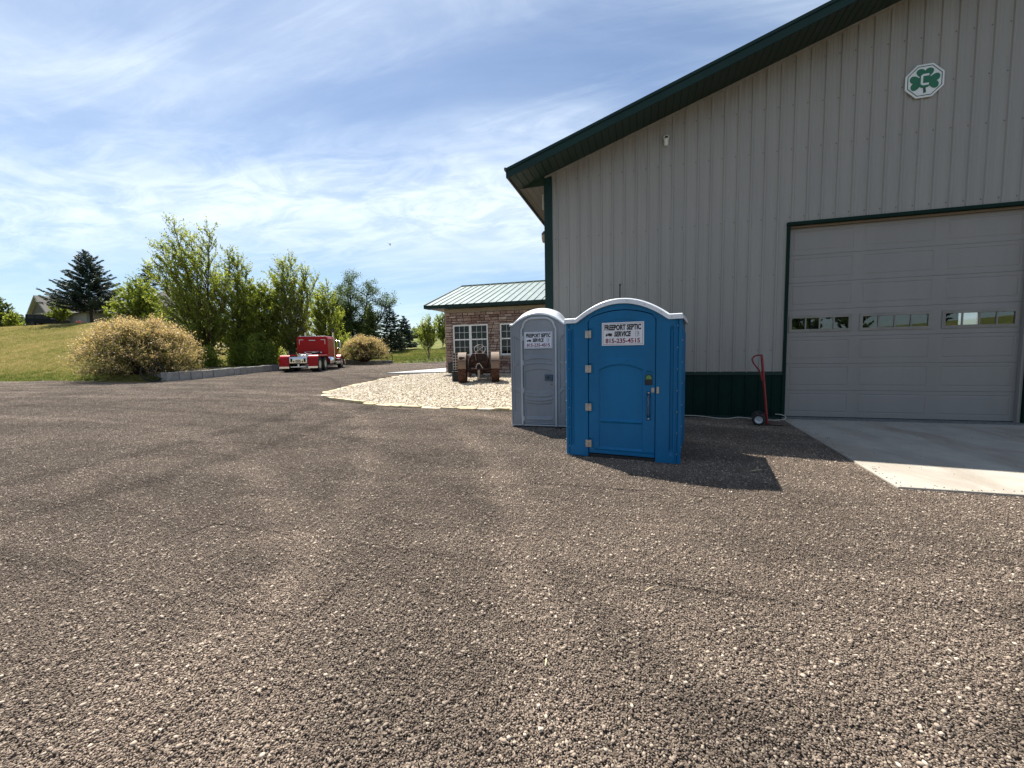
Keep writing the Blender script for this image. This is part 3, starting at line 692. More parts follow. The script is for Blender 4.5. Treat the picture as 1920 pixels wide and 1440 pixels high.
SX0, SX1, SY, SYB = -10.51, GX0-.02, 21.87, 31.3
S = thing('stone_building', 'low stone-faced building with green metal roof and white windows', 'building', (SX0, SY, .3)); sof = (SX0, SY, .3)
WIN = [(-10.03, -7.96, 1.42, 3.12), (-7.26, -6.20, 1.42, 3.12)]
ZB, ZT = .15, 3.80
mb = MB(sof)
xs = [SX0+.05, WIN[0][0], WIN[0][1], WIN[1][0], WIN[1][1], SX1]
for i in range(5):
    if i in (1, 3): mb.box(xs[i], xs[i+1], SY+.06, SY+.25, ZB, WIN[0][2]); mb.box(xs[i], xs[i+1], SY+.06, SY+.25, WIN[0][3], 4.0)
    else: mb.box(xs[i], xs[i+1], SY+.06, SY+.25, ZB, 4.0)
mb.box(SX0+.05, SX0+.3, SY+.25, SYB, ZB, 4.0); mb.box(SX0+.3, SX1, SYB-.2, SYB, ZB, 4.0)
mb.build('wall', m_mortar, S)
mb = MB(sof); mb.box(SX0+.31, SX1, SY+3.2, SY+3.3, ZB, 4.0); mb.build('inner_wall', mat('office_wall', (.10, .095, .085), .8), S)
def stone_bm(mb, x0, x1, z0, z1, y0, g):
    """one squared, hand-split stone with a pitched face"""
    j = lambda a: a+g.uniform(-.006, .006)
    pr = g.uniform(.0, .032)
    x0, x1, z0, z1 = j(x0), j(x1), j(z0), j(z1); e = .013
    mb.add([(x0, SY+.07, z0), (x1, SY+.07, z0), (x1, SY+.07, z1), (x0, SY+.07, z1), (x0+e, y0-pr+.006, z0+e), (x1-e, y0-pr+g.uniform(-.01, .01), z0+e), (x1-e, y0-pr+g.uniform(-.012, .008), z1-e), (x0+e, y0-pr, z1-e)],
           [(4, 5, 6, 7), (0, 1, 5, 4), (1, 2, 6, 5), (2, 3, 7, 6), (3, 0, 4, 7)])
gs = np.random.RandomState(21); cnt = 0
rest = MB(sof)
z = ZB; row = 0
while z < ZT-.05:
    h = [.125, .17, .145, .19, .135][row % 5]*gs.uniform(.92, 1.08); z1 = min(z+h, ZT); row += 1
    x = SX0
    while x < SX1-.05:
        w = gs.uniform(.24, .52); x1 = min(x+w, SX1)
        if SX1-x1 < .15: x1 = SX1
        # cut round the windows
        segs = [(x, x1, z, z1)]
        for (a, b_, c, d) in WIN:
            new = []
            for (p0, p1, q0, q1) in segs:
                a2, b2, c2, d2 = a-.0, b_+.0, c-.06, d+.0
                if p1 <= a2 or p0 >= b2 or q1 <= c2+.03 or q0 >= d2-.03: new.append((p0, p1, q0, q1)); continue
                if p0 < a2-.06: new.append((p0, a2, q0, q1))
                if p1 > b2+.06: new.append((b2, p1, q0, q1))
                if q1 > d2+.05: new.append((max(p0, a2), min(p1, b2), d2, q1))
                if q0 < c2-.05: new.append((max(p0, a2), min(p1, b2), q0, c2))
            segs = new
        for (p0, p1, q0, q1) in segs:
            if p1-p0 < .05 or q1-q0 < .035: continue
            if p0 < -6.0 and cnt < 298:
                mb = MB(sof); stone_bm(mb, p0+.006, p1-.006, q0+.006, q1-.006, SY, gs); mb.build('stone', m_ledge, S); cnt += 1
            else: stone_bm(rest, p0+.006, p1-.006, q0+.006, q1-.006, SY, gs)
        x = x1
    z = z1
# corner return on the left side
for k in range(24):
    z0 = ZB+k*.152
    rest.box(SX0-.03-gs.uniform(0, .02), SX0+.05, SY+.01, SY+.01+gs.uniform(.2, .5), z0+.006, z0+.146)
r_o = rest.build('stonework', m_ledge, S); r_o['kind'] = 'stuff'
mb = MB(sof); mb.box(SX0-.04, SX1, SY-.045, SY+.02, ZT+.003, 4.01); mb.build('frieze_board', m_tan, S)
def window(x0, x1, z0, z1, units):
    mb = MB(sof); f = .075; y = SY-.035
    def bar(a, b_, c, d, yy=y, dd=.12): mb.ext([(a, c), (b_, c), (b_, d), (a, d)], yy, yy+dd, XZ)
    bar(x0, x1, z0, z0+f); bar(x0, x1, z1-f, z1); bar(x0, x0+f, z0+f, z1-f); bar(x1-f, x1, z0+f, z1-f)
    n = units; w = (x1-x0)/n; zm = (z0+z1)/2+.03
    for k in range(1, n): bar(x0+k*w-.075, x0+k*w+.075, z0+f, z1-f)
    fr = mb.build('window', m_vinyl, S, bevel=.006)
    mb = MB(sof); mb.box(x0-.06, x1+.06, SY-.075, SY+.02, z0-.062, z0-.002); mb.build('sill', m_tan if False else mat('grey_sill', (.40, .39, .37), .6), fr, bevel=.006)
    for k in range(n):
        a = x0+k*w+(f if k == 0 else .075); b_ = x0+(k+1)*w-(f if k == n-1 else .075)
        mb = MB(sof); mb.ext([(a, zm-.035), (b_, zm-.035), (b_, zm+.035), (a, zm+.035)], y+.015, y+.08, XZ); mb.build('sash_rail', m_vinyl, fr)
        for lo, hi, yy in ((z0+f, zm-.035, y+.06), (zm+.035, z1-f, y+.035)):
            mb = MB(sof)
            for q in (1, 2): xx = a+(b_-a)*q/3; mb.ext([(xx-.008, lo), (xx+.008, lo), (xx+.008, hi), (xx-.008, hi)], yy-.004, yy+.004, XZ)
            zz = (lo+hi)/2; mb.ext([(a, zz-.008), (b_, zz-.008), (b_, zz+.008), (a, zz+.008)], yy-.0055, yy+.0055, XZ)
            mb.build('muntin', m_vinyl, fr)
            mb = MB(sof); mb.box(a, b_, yy+.006, yy+.011, lo, hi); mb.build('pane', m_pane, fr)
    return fr
window(*WIN[0], 2); window(*WIN[1], 1)
# curtains hanging inside
m_curt = mat('curtain_cloth', (.20, .19, .16), .9)
for (a, b_) in ((-9.9, -9.55), (-9.15, -8.88), (-8.35, -8.05)):
    ct = thing('curtain', {-9.9: 'pale curtain at the left end inside the double window', -9.15: 'pale curtain inside the middle of the double window', -8.35: 'pale curtain at the right end inside the double window'}[a], 'curtain', (a, SY+.4, 1.3), group='curtains behind the double window')
    mb = MB(); n = 24; vs = []
    for k in range(n+1):
        xx = (b_-a)*k/n; yy = .035*math.sin(k*1.7); vs += [(xx, yy, 0), (xx, yy, 1.9)]
    mb.add(vs, [(2*k, 2*k+2, 2*k+3, 2*k+1) for k in range(n)]); mb.build('cloth', m_curt, ct, smooth=True)
# roof: standing seam panels
EX0, EY, EZ, RYY, RZ = -11.47, 21.28, 4.19, 26.62, 6.00
npan = 22; pw = (SX1+.0-EX0)/npan
for k in range(npan):
    a, b_ = EX0+k*pw, EX0+(k+1)*pw; mb = MB(sof); e = .012
    dirn = Vector((0, RYY-EY, RZ-EZ)).normalized(); up_ = Vector((0, -dirn.z, dirn.y))
    prof = [(a+.002, 0), (a+.002, .045), (a+.030, .045), (a+.036, .004), ((a*2+b_)/3-.02, .004), ((a*2+b_)/3, .010), ((a*2+b_)/3+.02, .004), ((a+b_*2)/3-.02, .004), ((a+b_*2)/3, .010), ((a+b_*2)/3+.02, .004), (b_-.0, .004), (b_, 0)]
    n = len(prof)
    lo = [Vector((x, EY, EZ))+up_*h for x, h in prof]; hi = [Vector((x, RYY, RZ))+up_*h for x, h in prof]
    mb.add([tuple(v) for v in lo+hi], [tuple(range(n))]+[(i, i+1, n+i+1, n+i) for i in range(n-1)]); mb.build('roof_panel', m_roofg, S)
mb = MB(sof)
mb.add([(EX0, EY, EZ-.02), (SX1, EY, EZ-.02), (SX1, RYY, RZ-.02), (EX0, RYY, RZ-.02), (EX0, 2*RYY-EY, EZ-.02), (SX1, 2*RYY-EY, EZ-.02)], [(0, 1, 2, 3), (3, 2, 5, 4)]); mb.build('roof_deck', m_green, S)
mb = MB(sof); mb.box(EX0-.02, SX1, EY-.05, EY-.01, EZ-.15, EZ+.02); mb.box(EX0-.02, SX1, EY-.03, EY+.6, EZ-.16, EZ-.151); mb.build('eave_fascia', m_green, S)
mb = MB(sof)
for y0, z0, y1, z1 in ((EY-.05, EZ, RYY, RZ), (RYY, RZ, 2*RYY-EY, EZ)):
    mb.add([(EX0-.025, y0, z0-.14), (EX0-.025, y1, z1-.14), (EX0-.025, y1, z1+.06), (EX0-.025, y0, z0+.06), (EX0+.02, y0, z0-.14), (EX0+.02, y1, z1-.14), (EX0+.02, y1, z1+.06), (EX0+.02, y0, z0+.06)], [(0, 1, 2, 3), (4, 7, 6, 5), (3, 2, 6, 7), (0, 4, 5, 1), (0, 3, 7, 4)])
mb.build('rake_fascia', m_green, S)
mb = MB(sof); mb.box(EX0, SX1, RYY-.13, RYY+.13, RZ+.015, RZ+.055); mb.build('ridge_cap', m_roofg, S)
mb = MB(sof); mb.add([(SX0+.06, SY+.1, 4.0), (SX0+.06, SYB, 4.0), (SX0+.06, RYY, RZ-.1)], [(0, 1, 2)]); mb.box(EX0+.02, SX0+.06, EY+.6, SYB, EZ-.14, EZ-.12); mb.build('gable', m_tan, S)
ub = thing('utility_box', 'black utility box on the ground by the stone wall corner', 'box', (-9.95, 21.45, .40))
mb = MB(); mb.box(-.22, .30, -.12, .2, -.05, .62); mb.build('case', m_black, ub, bevel=.02)
mb = MB(); mb.box(-.23, .31, -.13, .21, .621, .66); mb.build('lid', m_black, ub, bevel=.015)
# sidewalk
mb = MB(); mb.ext([(-14.7, 22.15), (-11.5, 23.4), (-10.62, 24.2), (-10.62, 29.5), (-13.9, 29.2)], .20, .43, XY); sw = mb.build('sidewalk', mat('sidewalk_concrete', (.40, .40, .39), .8, 0, .08, 3), bevel=.01); sw['kind'] = 'structure'
# ------------------------------------------------------------------ pebble bed with flat edging stones
BED = [(-11.7, 13.6), (-11.2, 12.9), (-10.3, 12.3), (-9.07, 11.75), (-7.9, 11.3), (-6.64, 11.0), (-4.53, 10.83), (-2.4, 10.95), (-2.35, 21.9), (-10.5, 21.9), (-11.4, 21.7), (-12.3, 20.7), (-12.6, 18.6), (-12.4, 16.8), (-12.1, 15.0)]
m_peb = gravel_mat('pebbles', [(0, (.24, .18, .12)), (.25, (.40, .33, .23)), (.5, (.52, .45, .34)), (.75, (.60, .54, .44)), (.92, (.66, .62, .54)), (1, (.40, .28, .16))], True)
t, p = nodes(m_peb)
for n_ in list(t.nodes):
    if n_.type == 'MIX_RGB': n_.inputs[0].default_value = .25
# random per instance rather than per island
oi = N(t, 'ShaderNodeObjectInfo')
for n_ in t.nodes:
    if n_.type == 'VALTORGB': L(t, oi.outputs['Random'], n_.inputs[0])
m_bedbase = mat('bed_sand', (.28, .24, .18), .9, 0, .3, 30)
# finer base sheet that follows the ground
gx_, gy_ = np.meshgrid(np.arange(-12.8, -2.2, .4), np.arange(10.7, 22.0, .4), indexing='ij')
def in_poly(x, y, poly):
    ins = np.zeros(x.shape, bool)
    for (x0, y0), (x1, y1) in zip(poly, poly[1:]+poly[:1]):
        c = ((y0 > y) != (y1 > y)) & (x < (x1-x0)*(y-y0)/((y1-y0) if y1 != y0 else 1e-9)+x0); ins ^= c
    return ins
idx = in_poly(gx_, gy_, BED); V = np.stack([gx_, gy_, gz(gx_, gy_)+.03], -1).reshape(-1, 3); F = []
ni, nj = gx_.shape
for i in range(ni-1):
    for j in range(nj-1):
        if idx[i, j] and idx[i+1, j] and idx[i, j+1] and idx[i+1, j+1]: F.append((i*nj+j, (i+1)*nj+j, (i+1)*nj+j+1, i*nj+j+1))
bed = from_np('stone_bed', V, np.array(F), m_bedbase, smooth=True); bed['kind'] = 'structure'
gb = np.random.RandomState(12); n = 60000
q = np.stack([gb.uniform(-12.8, -2.3, n), gb.uniform(10.7, 22, n)], -1); q = q[in_poly(q[:, 0], q[:, 1], BED)]; n = len(q)
pr = []
for k in range(5):
    v, f = stones_np(np.zeros((1, 3)), np.array([.034]), gb, .75); pr.append(proto('pebble', v, f, m_peb))
gn_scatter('pebbles', np.column_stack([q, gz(q[:, 0], q[:, 1])+.035+gb.uniform(0, .03, n)]), pr, m_peb, gb.uniform(.65, 1.35, n), gb.uniform(-.6, 6.2, (n, 3)), gb.randint(0, 5, n))
m_flag = stone_mat('flagstone', [(0, (.42, .33, .19)), (.35, (.50, .42, .27)), (.7, (.46, .36, .20)), (1, (.55, .48, .35))])
path = [BED[7], BED[6], BED[5], BED[4], BED[3], BED[2], BED[1], BED[0], BED[14], BED[13], BED[12], BED[11]]
pp = [np.array(p) for p in path]; seglen = [np.linalg.norm(b-a) for a, b in zip(pp, pp[1:])]; tot = sum(seglen)
s = 0.05
def at_s(s):
    for a, b, l in zip(pp, pp[1:], seglen):
        if s <= l: return a+(b-a)*s/l, (b-a)/l
        s -= l
    return pp[-1], (pp[-1]-pp[-2])/seglen[-1]
while s < tot-.3:
    ln = gb.uniform(.42, .85); c, d = at_s(s+ln/2); nrm = np.array([d[1], -d[0]]); wv = gb.uniform(.26, .40); k = 9
    poly = []
    for i in range(k):
        th = 2*math.pi*i/k; e = (abs(math.cos(th))**.6*np.sign(math.cos(th)), abs(math.sin(th))**.6*np.sign(math.sin(th)))
        a = e[0]*ln/2*gb.uniform(.9, 1.06); b_ = e[1]*wv/2*gb.uniform(.75, 1.2)
        poly.append((a, b_))
    z0 = float(gz(c[0], c[1])); th = gb.uniform(.05, .085); tl = gb.uniform(-.05, .05)
    mb = MB(); lo = []; hi = []
    for a, b_ in poly:
        x, y = c+d*a+nrm*b_; lo.append((x, y, z0-.02)); hi.append((x, y, z0+th+tl*b_/wv+gb.uniform(-.006, .006)))
    ins = [tuple(np.array([c[0], c[1], 0])*.07+np.array(h)*.93+np.array([0, 0, (z0+th)*.07+.006])) for h in hi]
    mb.add(lo+hi+ins, [(i, (i+1) % k, k+(i+1) % k, k+i) for i in range(k)]+[(k+i, k+(i+1) % k, 2*k+(i+1) % k, 2*k+i) for i in range(k)]+[tuple(range(2*k, 3*k))])
    mb.build('edging_stone', m_flag, bed); s += ln*.93

# ------------------------------------------------------------------ relief panels (moulded plastic)
def inset(x, z, x0, x1, z0, z1, d, w, rise=0.0, riseb=0.0):
    """recess of depth d with soft shoulders of width w; rise = arched head, riseb = arched foot"""
    xc, hw = (x0+x1)/2, (x1-x0)/2; k = 1-np.clip(((x-xc)/hw), -1, 1)**2
    zt = z1+rise*(k-1) if rise > 0 else z1-abs(rise)*k; zb = z0-riseb*(1-k) if False else z0+riseb*k
    return d*sm(np.minimum(np.minimum(x-x0, x1-x), np.minimum(z-zb, zt-z))/w)
def relief(name, x0, x1, zb, zt, nx, nz, fn, m, parent, thick=.03, y=0.0):
    xs = np.linspace(x0, x1, nx); u = np.linspace(0, 1, nz)
    Xg = np.repeat(xs[:, None], nz, 1); B_ = np.array([zb(q) for q in xs])[:, None]; T_ = np.array([zt(q) for q in xs])[:, None]
    Zg = B_+(T_-B_)*u[None, :]; D = fn(Xg, Zg)
    V = np.stack([Xg, y+D, Zg], -1).reshape(-1, 3)
    i = np.arange(nx-1)[:, None]; j = np.arange(nz-1)[None, :]
    F = np.stack([i*nz+j, (i+1)*nz+j, (i+1)*nz+j+1, i*nz+j+1], -1).reshape(-1, 4)
    rim = [i*nz for i in range(nx)] + [(nx-1)*nz+j for j in range(1, nz)] + [i*nz+nz-1 for i in range(nx-2, -1, -1)] + [j for j in range(nz-2, 0, -1)]
    b0 = len(V); back = V[rim].copy(); back[:, 1] = y+thick; m_ = len(rim); V = np.vstack([V, V[rim], back])
    F2 = np.array([(b0+k, b0+m_+k, b0+m_+(k+1) % m_, b0+(k+1) % m_) for k in range(m_)])
    return from_np(name, V, np.vstack([F, F2]), m, parent, smooth=True)
def text_mesh(s, size, shear=0.0, bold=.012, sx=1.0, space=1.0):
    cu = bpy.data.curves.new('lettering', 'FONT'); cu.body = s; cu.size = size; cu.shear = shear; cu.offset = bold*size; cu.align_x = 'CENTER'; cu.align_y = 'CENTER'; cu.space_character = space; cu.resolution_u = 3; cu.extrude = .0004
    ob = bpy.data.objects.new('lettering', cu); col.objects.link(ob)
    dg = bpy.context.evaluated_depsgraph_get(); me = bpy.data.meshes.new_from_object(ob.evaluated_get(dg)); bpy.data.objects.remove(ob)
    n = len(me.vertices); a = np.empty(n*3, np.float32); me.vertices.foreach_get('co', a); a = a.reshape(-1, 3)
    w = a[:, 0].max()-a[:, 0].min(); a[:, 0] -= (a[:, 0].max()+a[:, 0].min())/2
    return me, a, w
m_signw = mat('sign_white', (.66, .67, .71), .4, 0, .03); m_ink = mat('sign_black', (.012, .012, .014), .5); m_maroon = mat('sign_maroon', (.20, .012, .045), .5); m_navy = mat('sign_navy', (.035, .03, .09), .5)
def septic_sign(parent, cx, cz, w, h, y, tilt=0.0):
    """company sign with two lines of black lettering, a phone number and two small pictures"""
    mb = MB(); mb.box(-w/2, w/2, -.004, .001, -h/2, h/2)
    sg = mb.build('sign', m_signw, parent); sg.location = (cx, y, cz); sg.rotation_euler = (0, tilt, 0)
    def put(s, width, size, x, z, m, **kw):
        me, a, w0 = text_mesh(s, size, **kw); k = width/w0
        co = np.column_stack([a[:, 0]*k+x, -.0052-a[:, 2], a[:, 1]+z]).astype(np.float32); me.vertices.foreach_set('co', co.ravel()); me.update(); me.materials.append(m)
        child('lettering', me, sg)
    put('FREEPORT SEPTIC', w*.87, h*.31, 0, h*.27, m_ink, bold=.050)
    put('SERVICE', w*.40, h*.29, w*.00, -h*.015, m_ink, shear=.18, bold=.050)
    put('815-235-4515', w*.82, h*.27, 0, -h*.305, m_maroon, bold=.028)
    mb = MB(); a, b_, e = w/2-.016, h/2-.016, .004
    for x0, x1, z0, z1 in ((-a, a, b_-e, b_), (-a, a, -b_, -b_+e), (-a, -a+e, -b_, b_), (a-e, a, -b_, b_)): mb.box(x0, x1, -.0048, -.0035, z0, z1)
    mb.build('border', m_navy, sg)
    mb = MB(); x, z = -w*.335, -h*.035                       # tank lorry
    for (p0, p1, q0, q1) in ((-.045, .05, -.012, -.004), (-.012, .05, -.004, .020), (-.040, -.016, -.004, .012), (-.030, -.016, .012, .018), (.0, .03, .02, .025)): mb.box(x+p0*w/.6, x+p1*w/.6, -.0052, -.0035, z+q0*w/.6, z+q1*w/.6)
    for q in (-.033, .018, .036): mb.lathe([(.009*w/.6, -.0056), (.009*w/.6, -.0035)], 10, (x+q*w/.6, 0, z-.014*w/.6), 'y')
    mb.build('truck_picture', m_ink, sg)
    mb = MB(); x, z, k = w*.345, -h*.01, w/.6                # little cabin outline
    for (p0, p1, q0, q1) in ((-.026, -.022, -.036, .036), (.022, .026, -.026, .030), (-.026, .012, .034, .038), (.004, .008, -.040, .034), (-.026, .006, -.038, -.034), (.008, .024, .028, .032), (.008, .024, -.032, -.028), (-.012, -.002, .002, .008), (.010, .020, -.006, .012)): mb.box(x+p0*k, x+p1*k, -.0052, -.0035, z+q0*k, z+q1*k)
    mb.build('cabin_picture', mat('sign_grey', (.10, .10, .12), .5) if 'sign_grey' not in bpy.data.materials else bpy.data.materials['sign_grey'], sg)
    return sg
def plastic(name, c, rough=.42):
    m = mat(name, c, rough, 0, .10, 1.6, .06, 45, spec=.28, stretch=(1, 1, .45)); return m

# ------------------------------------------------------------------ blue wide toilet
m_blue = plastic('blue_plastic', (.0008, .118, .275), .45); m_bluedk = plastic('dark_blue_plastic', (.002, .045, .14), .45)
m_roof = plastic('white_roof_plastic', (.70, .73, .77), .35); m_steel = mat('dull_steel', (.40, .37, .33), .42, .7, .15, 30)
BT = thing('portable_toilet', 'wide blue portable toilet with white arched roof and a steel handle', 'portable toilet', (-.268, 6.356, 0), R_(-8.0))
W2, DP = .803, 1.52
def arch(x, z0, rise, flat):   # roof line: flat shoulders then one arc
    u = np.clip((np.abs(x))/(W2-flat), 0, 1); return z0+rise*(1-u**2)
bz = lambda x: float(arch(x, 2.035, .255, .15))
DLX, DRX = -.478, .488
gap = .007
def doortop(x):
    u = (x-(DLX+DRX)/2)/((DRX-DLX)/2); e = np.clip((np.abs(u)-.86)/.14, 0, 1)
    return float(2.200-.105*u**2-.055*e**2)
def side_relief(x0, x1):
    def fn(X, Z):
        c = x0+.075 if x0 < 0 else x1-.10
        d = .030*sm((.030-np.abs(X-c))/.016)*sm((Z-.13)/.06)*sm((1.96-Z)/.05)
        edge = x0 if x0 < 0 else x1
        d = d+.020*sm((.035-np.abs(X-edge))/.02)
        d = d + .010*sm((.012-np.abs(X-(edge+(.032 if x0 < 0 else -.045))))/.008)
        return d
    return fn
relief('front_panel', -W2, DLX-gap, lambda x: .012, lambda x: min(bz(x), 2.30)+.03, 70, 90, side_relief(-W2, DLX), m_blue, BT, .06)
relief('front_panel', DRX+gap, W2, lambda x: .012, lambda x: min(bz(x), 2.30)+.03, 70, 90, side_relief(DRX, W2), m_blue, BT, .06)
relief('front_panel', DLX-gap+.001, DRX+gap-.001, lambda x: doortop(np.clip(x, DLX, DRX))+.013, lambda x: bz(x)+.03, 60, 8, lambda X, Z: 0*X, m_blue, BT, .06)
def bdoor(X, Z):
    d = inset(X, Z, -.31, .31, 1.42, 2.08, .016, .02, .07)*0
    a = inset(X, Z, -.325, .325, .15, 1.425, .020, .022, .085)
    b_ = inset(X, Z, -.325, .325, 1.49, 2.085, .006, .02, .075)
    led = -.022*sm((.030-np.abs(Z-.575))/.020)*sm((X+.315)/.02)*sm((.315-X)/.02)
    hd = inset(X, Z, .373, .427, .60, 1.03, .028, .015) + inset(X, Z, .340, .453, 1.10, 1.33, .014, .012, .04)
    step = .007*sm((.14-Z)/.02)
    hg = sum(inset(X, Z, DLX-.02, DLX+.085, z-.085, z+.085, .012, .01) for z in (.21, .77, 1.35, 1.87))
    e = np.minimum(np.minimum(X-DLX, DRX-X), .05); rd = .012*(1-sm(e/.014))
    return a+b_+led+hd+step+hg+rd
dtop = np.vectorize(doortop)
DRo = relief('door', DLX, DRX, lambda x: .07+.0*x, lambda x: doortop(x), 130, 250, bdoor, m_blue, BT, .045)
for z in (.21, .77, 1.35, 1.87):
    mb = MB()
    for s_ in (-1, 1): mb.box(DLX+(.006 if s_ > 0 else -.046), DLX+(.046 if s_ > 0 else -.006), -.008, .02, z-.055, z+.055)
    mb.lathe([(.007, -.057), (.007, .057)], 8, (DLX, -.008, z), 'z')
    for dx in (-.028, .028):
        for dz in (-.036, .036): mb.lathe([(.006, -.008), (.006, -.012), (0, -.013)], 8, (DLX+dx, 0, z+dz), 'y')
    mb.build('hinge', m_steel, BT, bevel=.002)
mb = MB(); mb.tube([(.40, .02, .985), (.40, -.045, .965), (.40, -.052, .93), (.40, -.052, .73), (.40, -.045, .70), (.40, .02, .675)], .013, 10); mb.build('handle', mat('worn_grip', (.07, .10, .15), .4, .2, .5, 60), DRo, smooth=True)
mb = MB(); mb.lathe([(.014, -.004), (.014, -.012), (0, -.016)], 10, (.40, 0, .635), 'y'); mb.lathe([(.014, -.004), (.014, -.012), (0, -.016)], 10, (.40, 0, 1.01), 'y'); mb.build('handle_bolt', m_steel, DRo)
mb = MB(); mb.box(DRX-.052, DRX-.012, -.012, .01, 1.015, 1.085); mb.build('latch_plate', m_steel, DRo, bevel=.003)
mb = MB(); mb.box(DRX+.018, DRX+.052, -.012, .01, 1.005, 1.10); mb.build('strike_plate', m_steel, BT, bevel=.003)
mb = MB(); pts = [(.355, 1.165), (.441, 1.165)]+[(.398+.043*math.cos(R_(a)), 1.215+.055*math.sin(R_(a))) for a in range(0, 181, 15)]
mb.ext([(.347, 1.125), (.449, 1.125), (.449, 1.215)]+[(.398+.051*math.cos(R_(a)), 1.215+.062*math.sin(R_(a))) for a in range(15, 166, 15)]+[(.347, 1.215)], .001, .016, XZ); io = mb.build('occupied_indicator', m_black, DRo, bevel=.003)
mb = MB(); mb.ext([(.357, 1.205)]+[(.439, 1.205)]+[(.398+.041*math.cos(R_(a)), 1.215+.048*math.sin(R_(a))) for a in range(0, 181, 15)], -.002, .004, XZ); mb.build('indicator_window', mat('indicator_green', (.10, .20, .05), .35), DRo)
septic_sign(BT, .030, 1.862, .60, .335, -.004, 0)
# body sides and back, with corner posts
def side_wall(sx):
    mb = MB(); x = sx*W2; k = 9
    mb.add([(x, .02, .012), (x, DP, .012), (x, DP, 2.05), (x, .02, 2.05), (x-sx*.04, .02, .012), (x-sx*.04, DP, .012), (x-sx*.04, DP, 2.05), (x-sx*.04, .02, 2.05)], [(0, 1, 2, 3), (4, 7, 6, 5), (0, 3, 7, 4), (1, 5, 6, 2), (0, 4, 5, 1)])
    for y in (.25, .5, .75, 1.0, 1.25): mb.ext([(y-.05, .12), (y+.05, .12), (y+.05, 1.9), (y-.05, 1.9)], x, x+sx*.02, YZ)
    mb.build('side_panel', m_blue, BT, bevel=.012)
side_wall(-1); side_wall(1)
mb = MB(); mb.box(-W2, W2, DP-.04, DP, .012, 2.05); mb.ext([(-W2, 2.05)]+[(W2, 2.05)]+[(x, bz(x)+.03) for x in np.linspace(W2-.01, -W2+.01, 21)], DP-.04, DP, XZ); mb.build('back_panel', m_blue, BT)
for sx in (-1, 1):
    mb = MB(); mb.tube([(sx*(W2+.004), .03, .015), (sx*(W2+.004), .03, 2.04)], .028, 10); mb.build('corner_post', m_blue, BT, smooth=True)
mb = MB()
for sx in (-1, 1):
    for k in range(7):
        z = .15+k*.30; mb.lathe([(.008, 0), (.006, -.006), (0, -.008)], 8, (sx*(W2-.024), .0, z), 'y')
        mb.lathe([(.011, 0), (.008, sx*.008), (0, sx*.010)], 8, (sx*(W2+.03), .032, z+.1), 'x')
for x in (-.70, -.45, -.22, .10, .34, .56, .70): mb.lathe([(.008, -.040), (.006, -.046), (0, -.047)], 8, (x, 0, bz(x)+(.045 if abs(x) < .6 else .035)), 'y')
o = mb.build('rivets', m_steel, BT); o['kind'] = 'stuff'
mb = MB(); mb.box(-W2+.05, W2-.05, .03, DP-.05, .0, .05); mb.build('floor_skid', m_black, BT)
mb = MB(); mb.box(-W2+.04, W2-.04, .07, .09, .03, 2.03); mb.build('inner_lining', m_dark, BT)
def roof_mesh(name, W, D, arch_fn, band, crown, ov, m, parent, ny=14, nx=49):
    """moulded lid: arched across, domed front to back, with a hanging lip all round"""
    xs = np.linspace(-W-ov, W+ov, nx); ys = np.concatenate([[-ov-.012, -ov-.012, -ov, -ov+.03], np.linspace(.06, D-.06, ny), [D+ov-.03, D+ov, D+ov+.012, D+ov+.012]])
    n = len(ys); V = []
    for j, y in enumerate(ys):
        tt = np.clip(y/D, 0, 1); cr = crown*math.sin(math.pi*tt)**.6 if 0 < tt < 1 else 0
        for x in xs:
            xc = np.clip(x, -W, W); edge = sm((W-abs(xc))/.22)
            z = arch_fn(xc)+band+cr*float(edge)
            if j in (0, n-1): z = arch_fn(xc)-.002
            elif j in (1, n-2): z = arch_fn(xc)+band-.014
            elif j in (2, n-3): z = arch_fn(xc)+band-.003
            V.append((x, y, z))
    F = [(j*nx+i, j*nx+i+1, (j+1)*nx+i+1, (j+1)*nx+i) for j in range(n-1) for i in range(nx-1)]
    b0 = len(V)
    for sgn, i in ((-1, 0), (1, nx-1)):
        s0 = len(V)
        for j, y in enumerate(ys): V.append((sgn*(W+ov+.016), y, arch_fn(W)-.002)); V.append((xs[i], y, V[j*nx+i][2]-.0001))
        for j in range(n-1): F.append((s0+2*j, s0+2*j+1, s0+2*j+3, s0+2*j+2))
    # underside of the lip
    s0 = len(V)
    for x in xs: V.append((x, -ov-.012, arch_fn(np.clip(x, -W, W))-.002)); V.append((x, .05, arch_fn(np.clip(x, -W, W))-.002))
    for i in range(nx-1): F.append((s0+2*i, s0+2*i+1, s0+2*i+3, s0+2*i+2))
    o = from_np(name, V, np.array(F), m, parent, smooth=True)
    o.data.set_sharp_from_angle(angle=R_(32)); return o
roof_mesh('roof', W2, DP, lambda x: float(arch(x, 2.045, .255, .15)), .074, .025, .030, m_roof, BT)

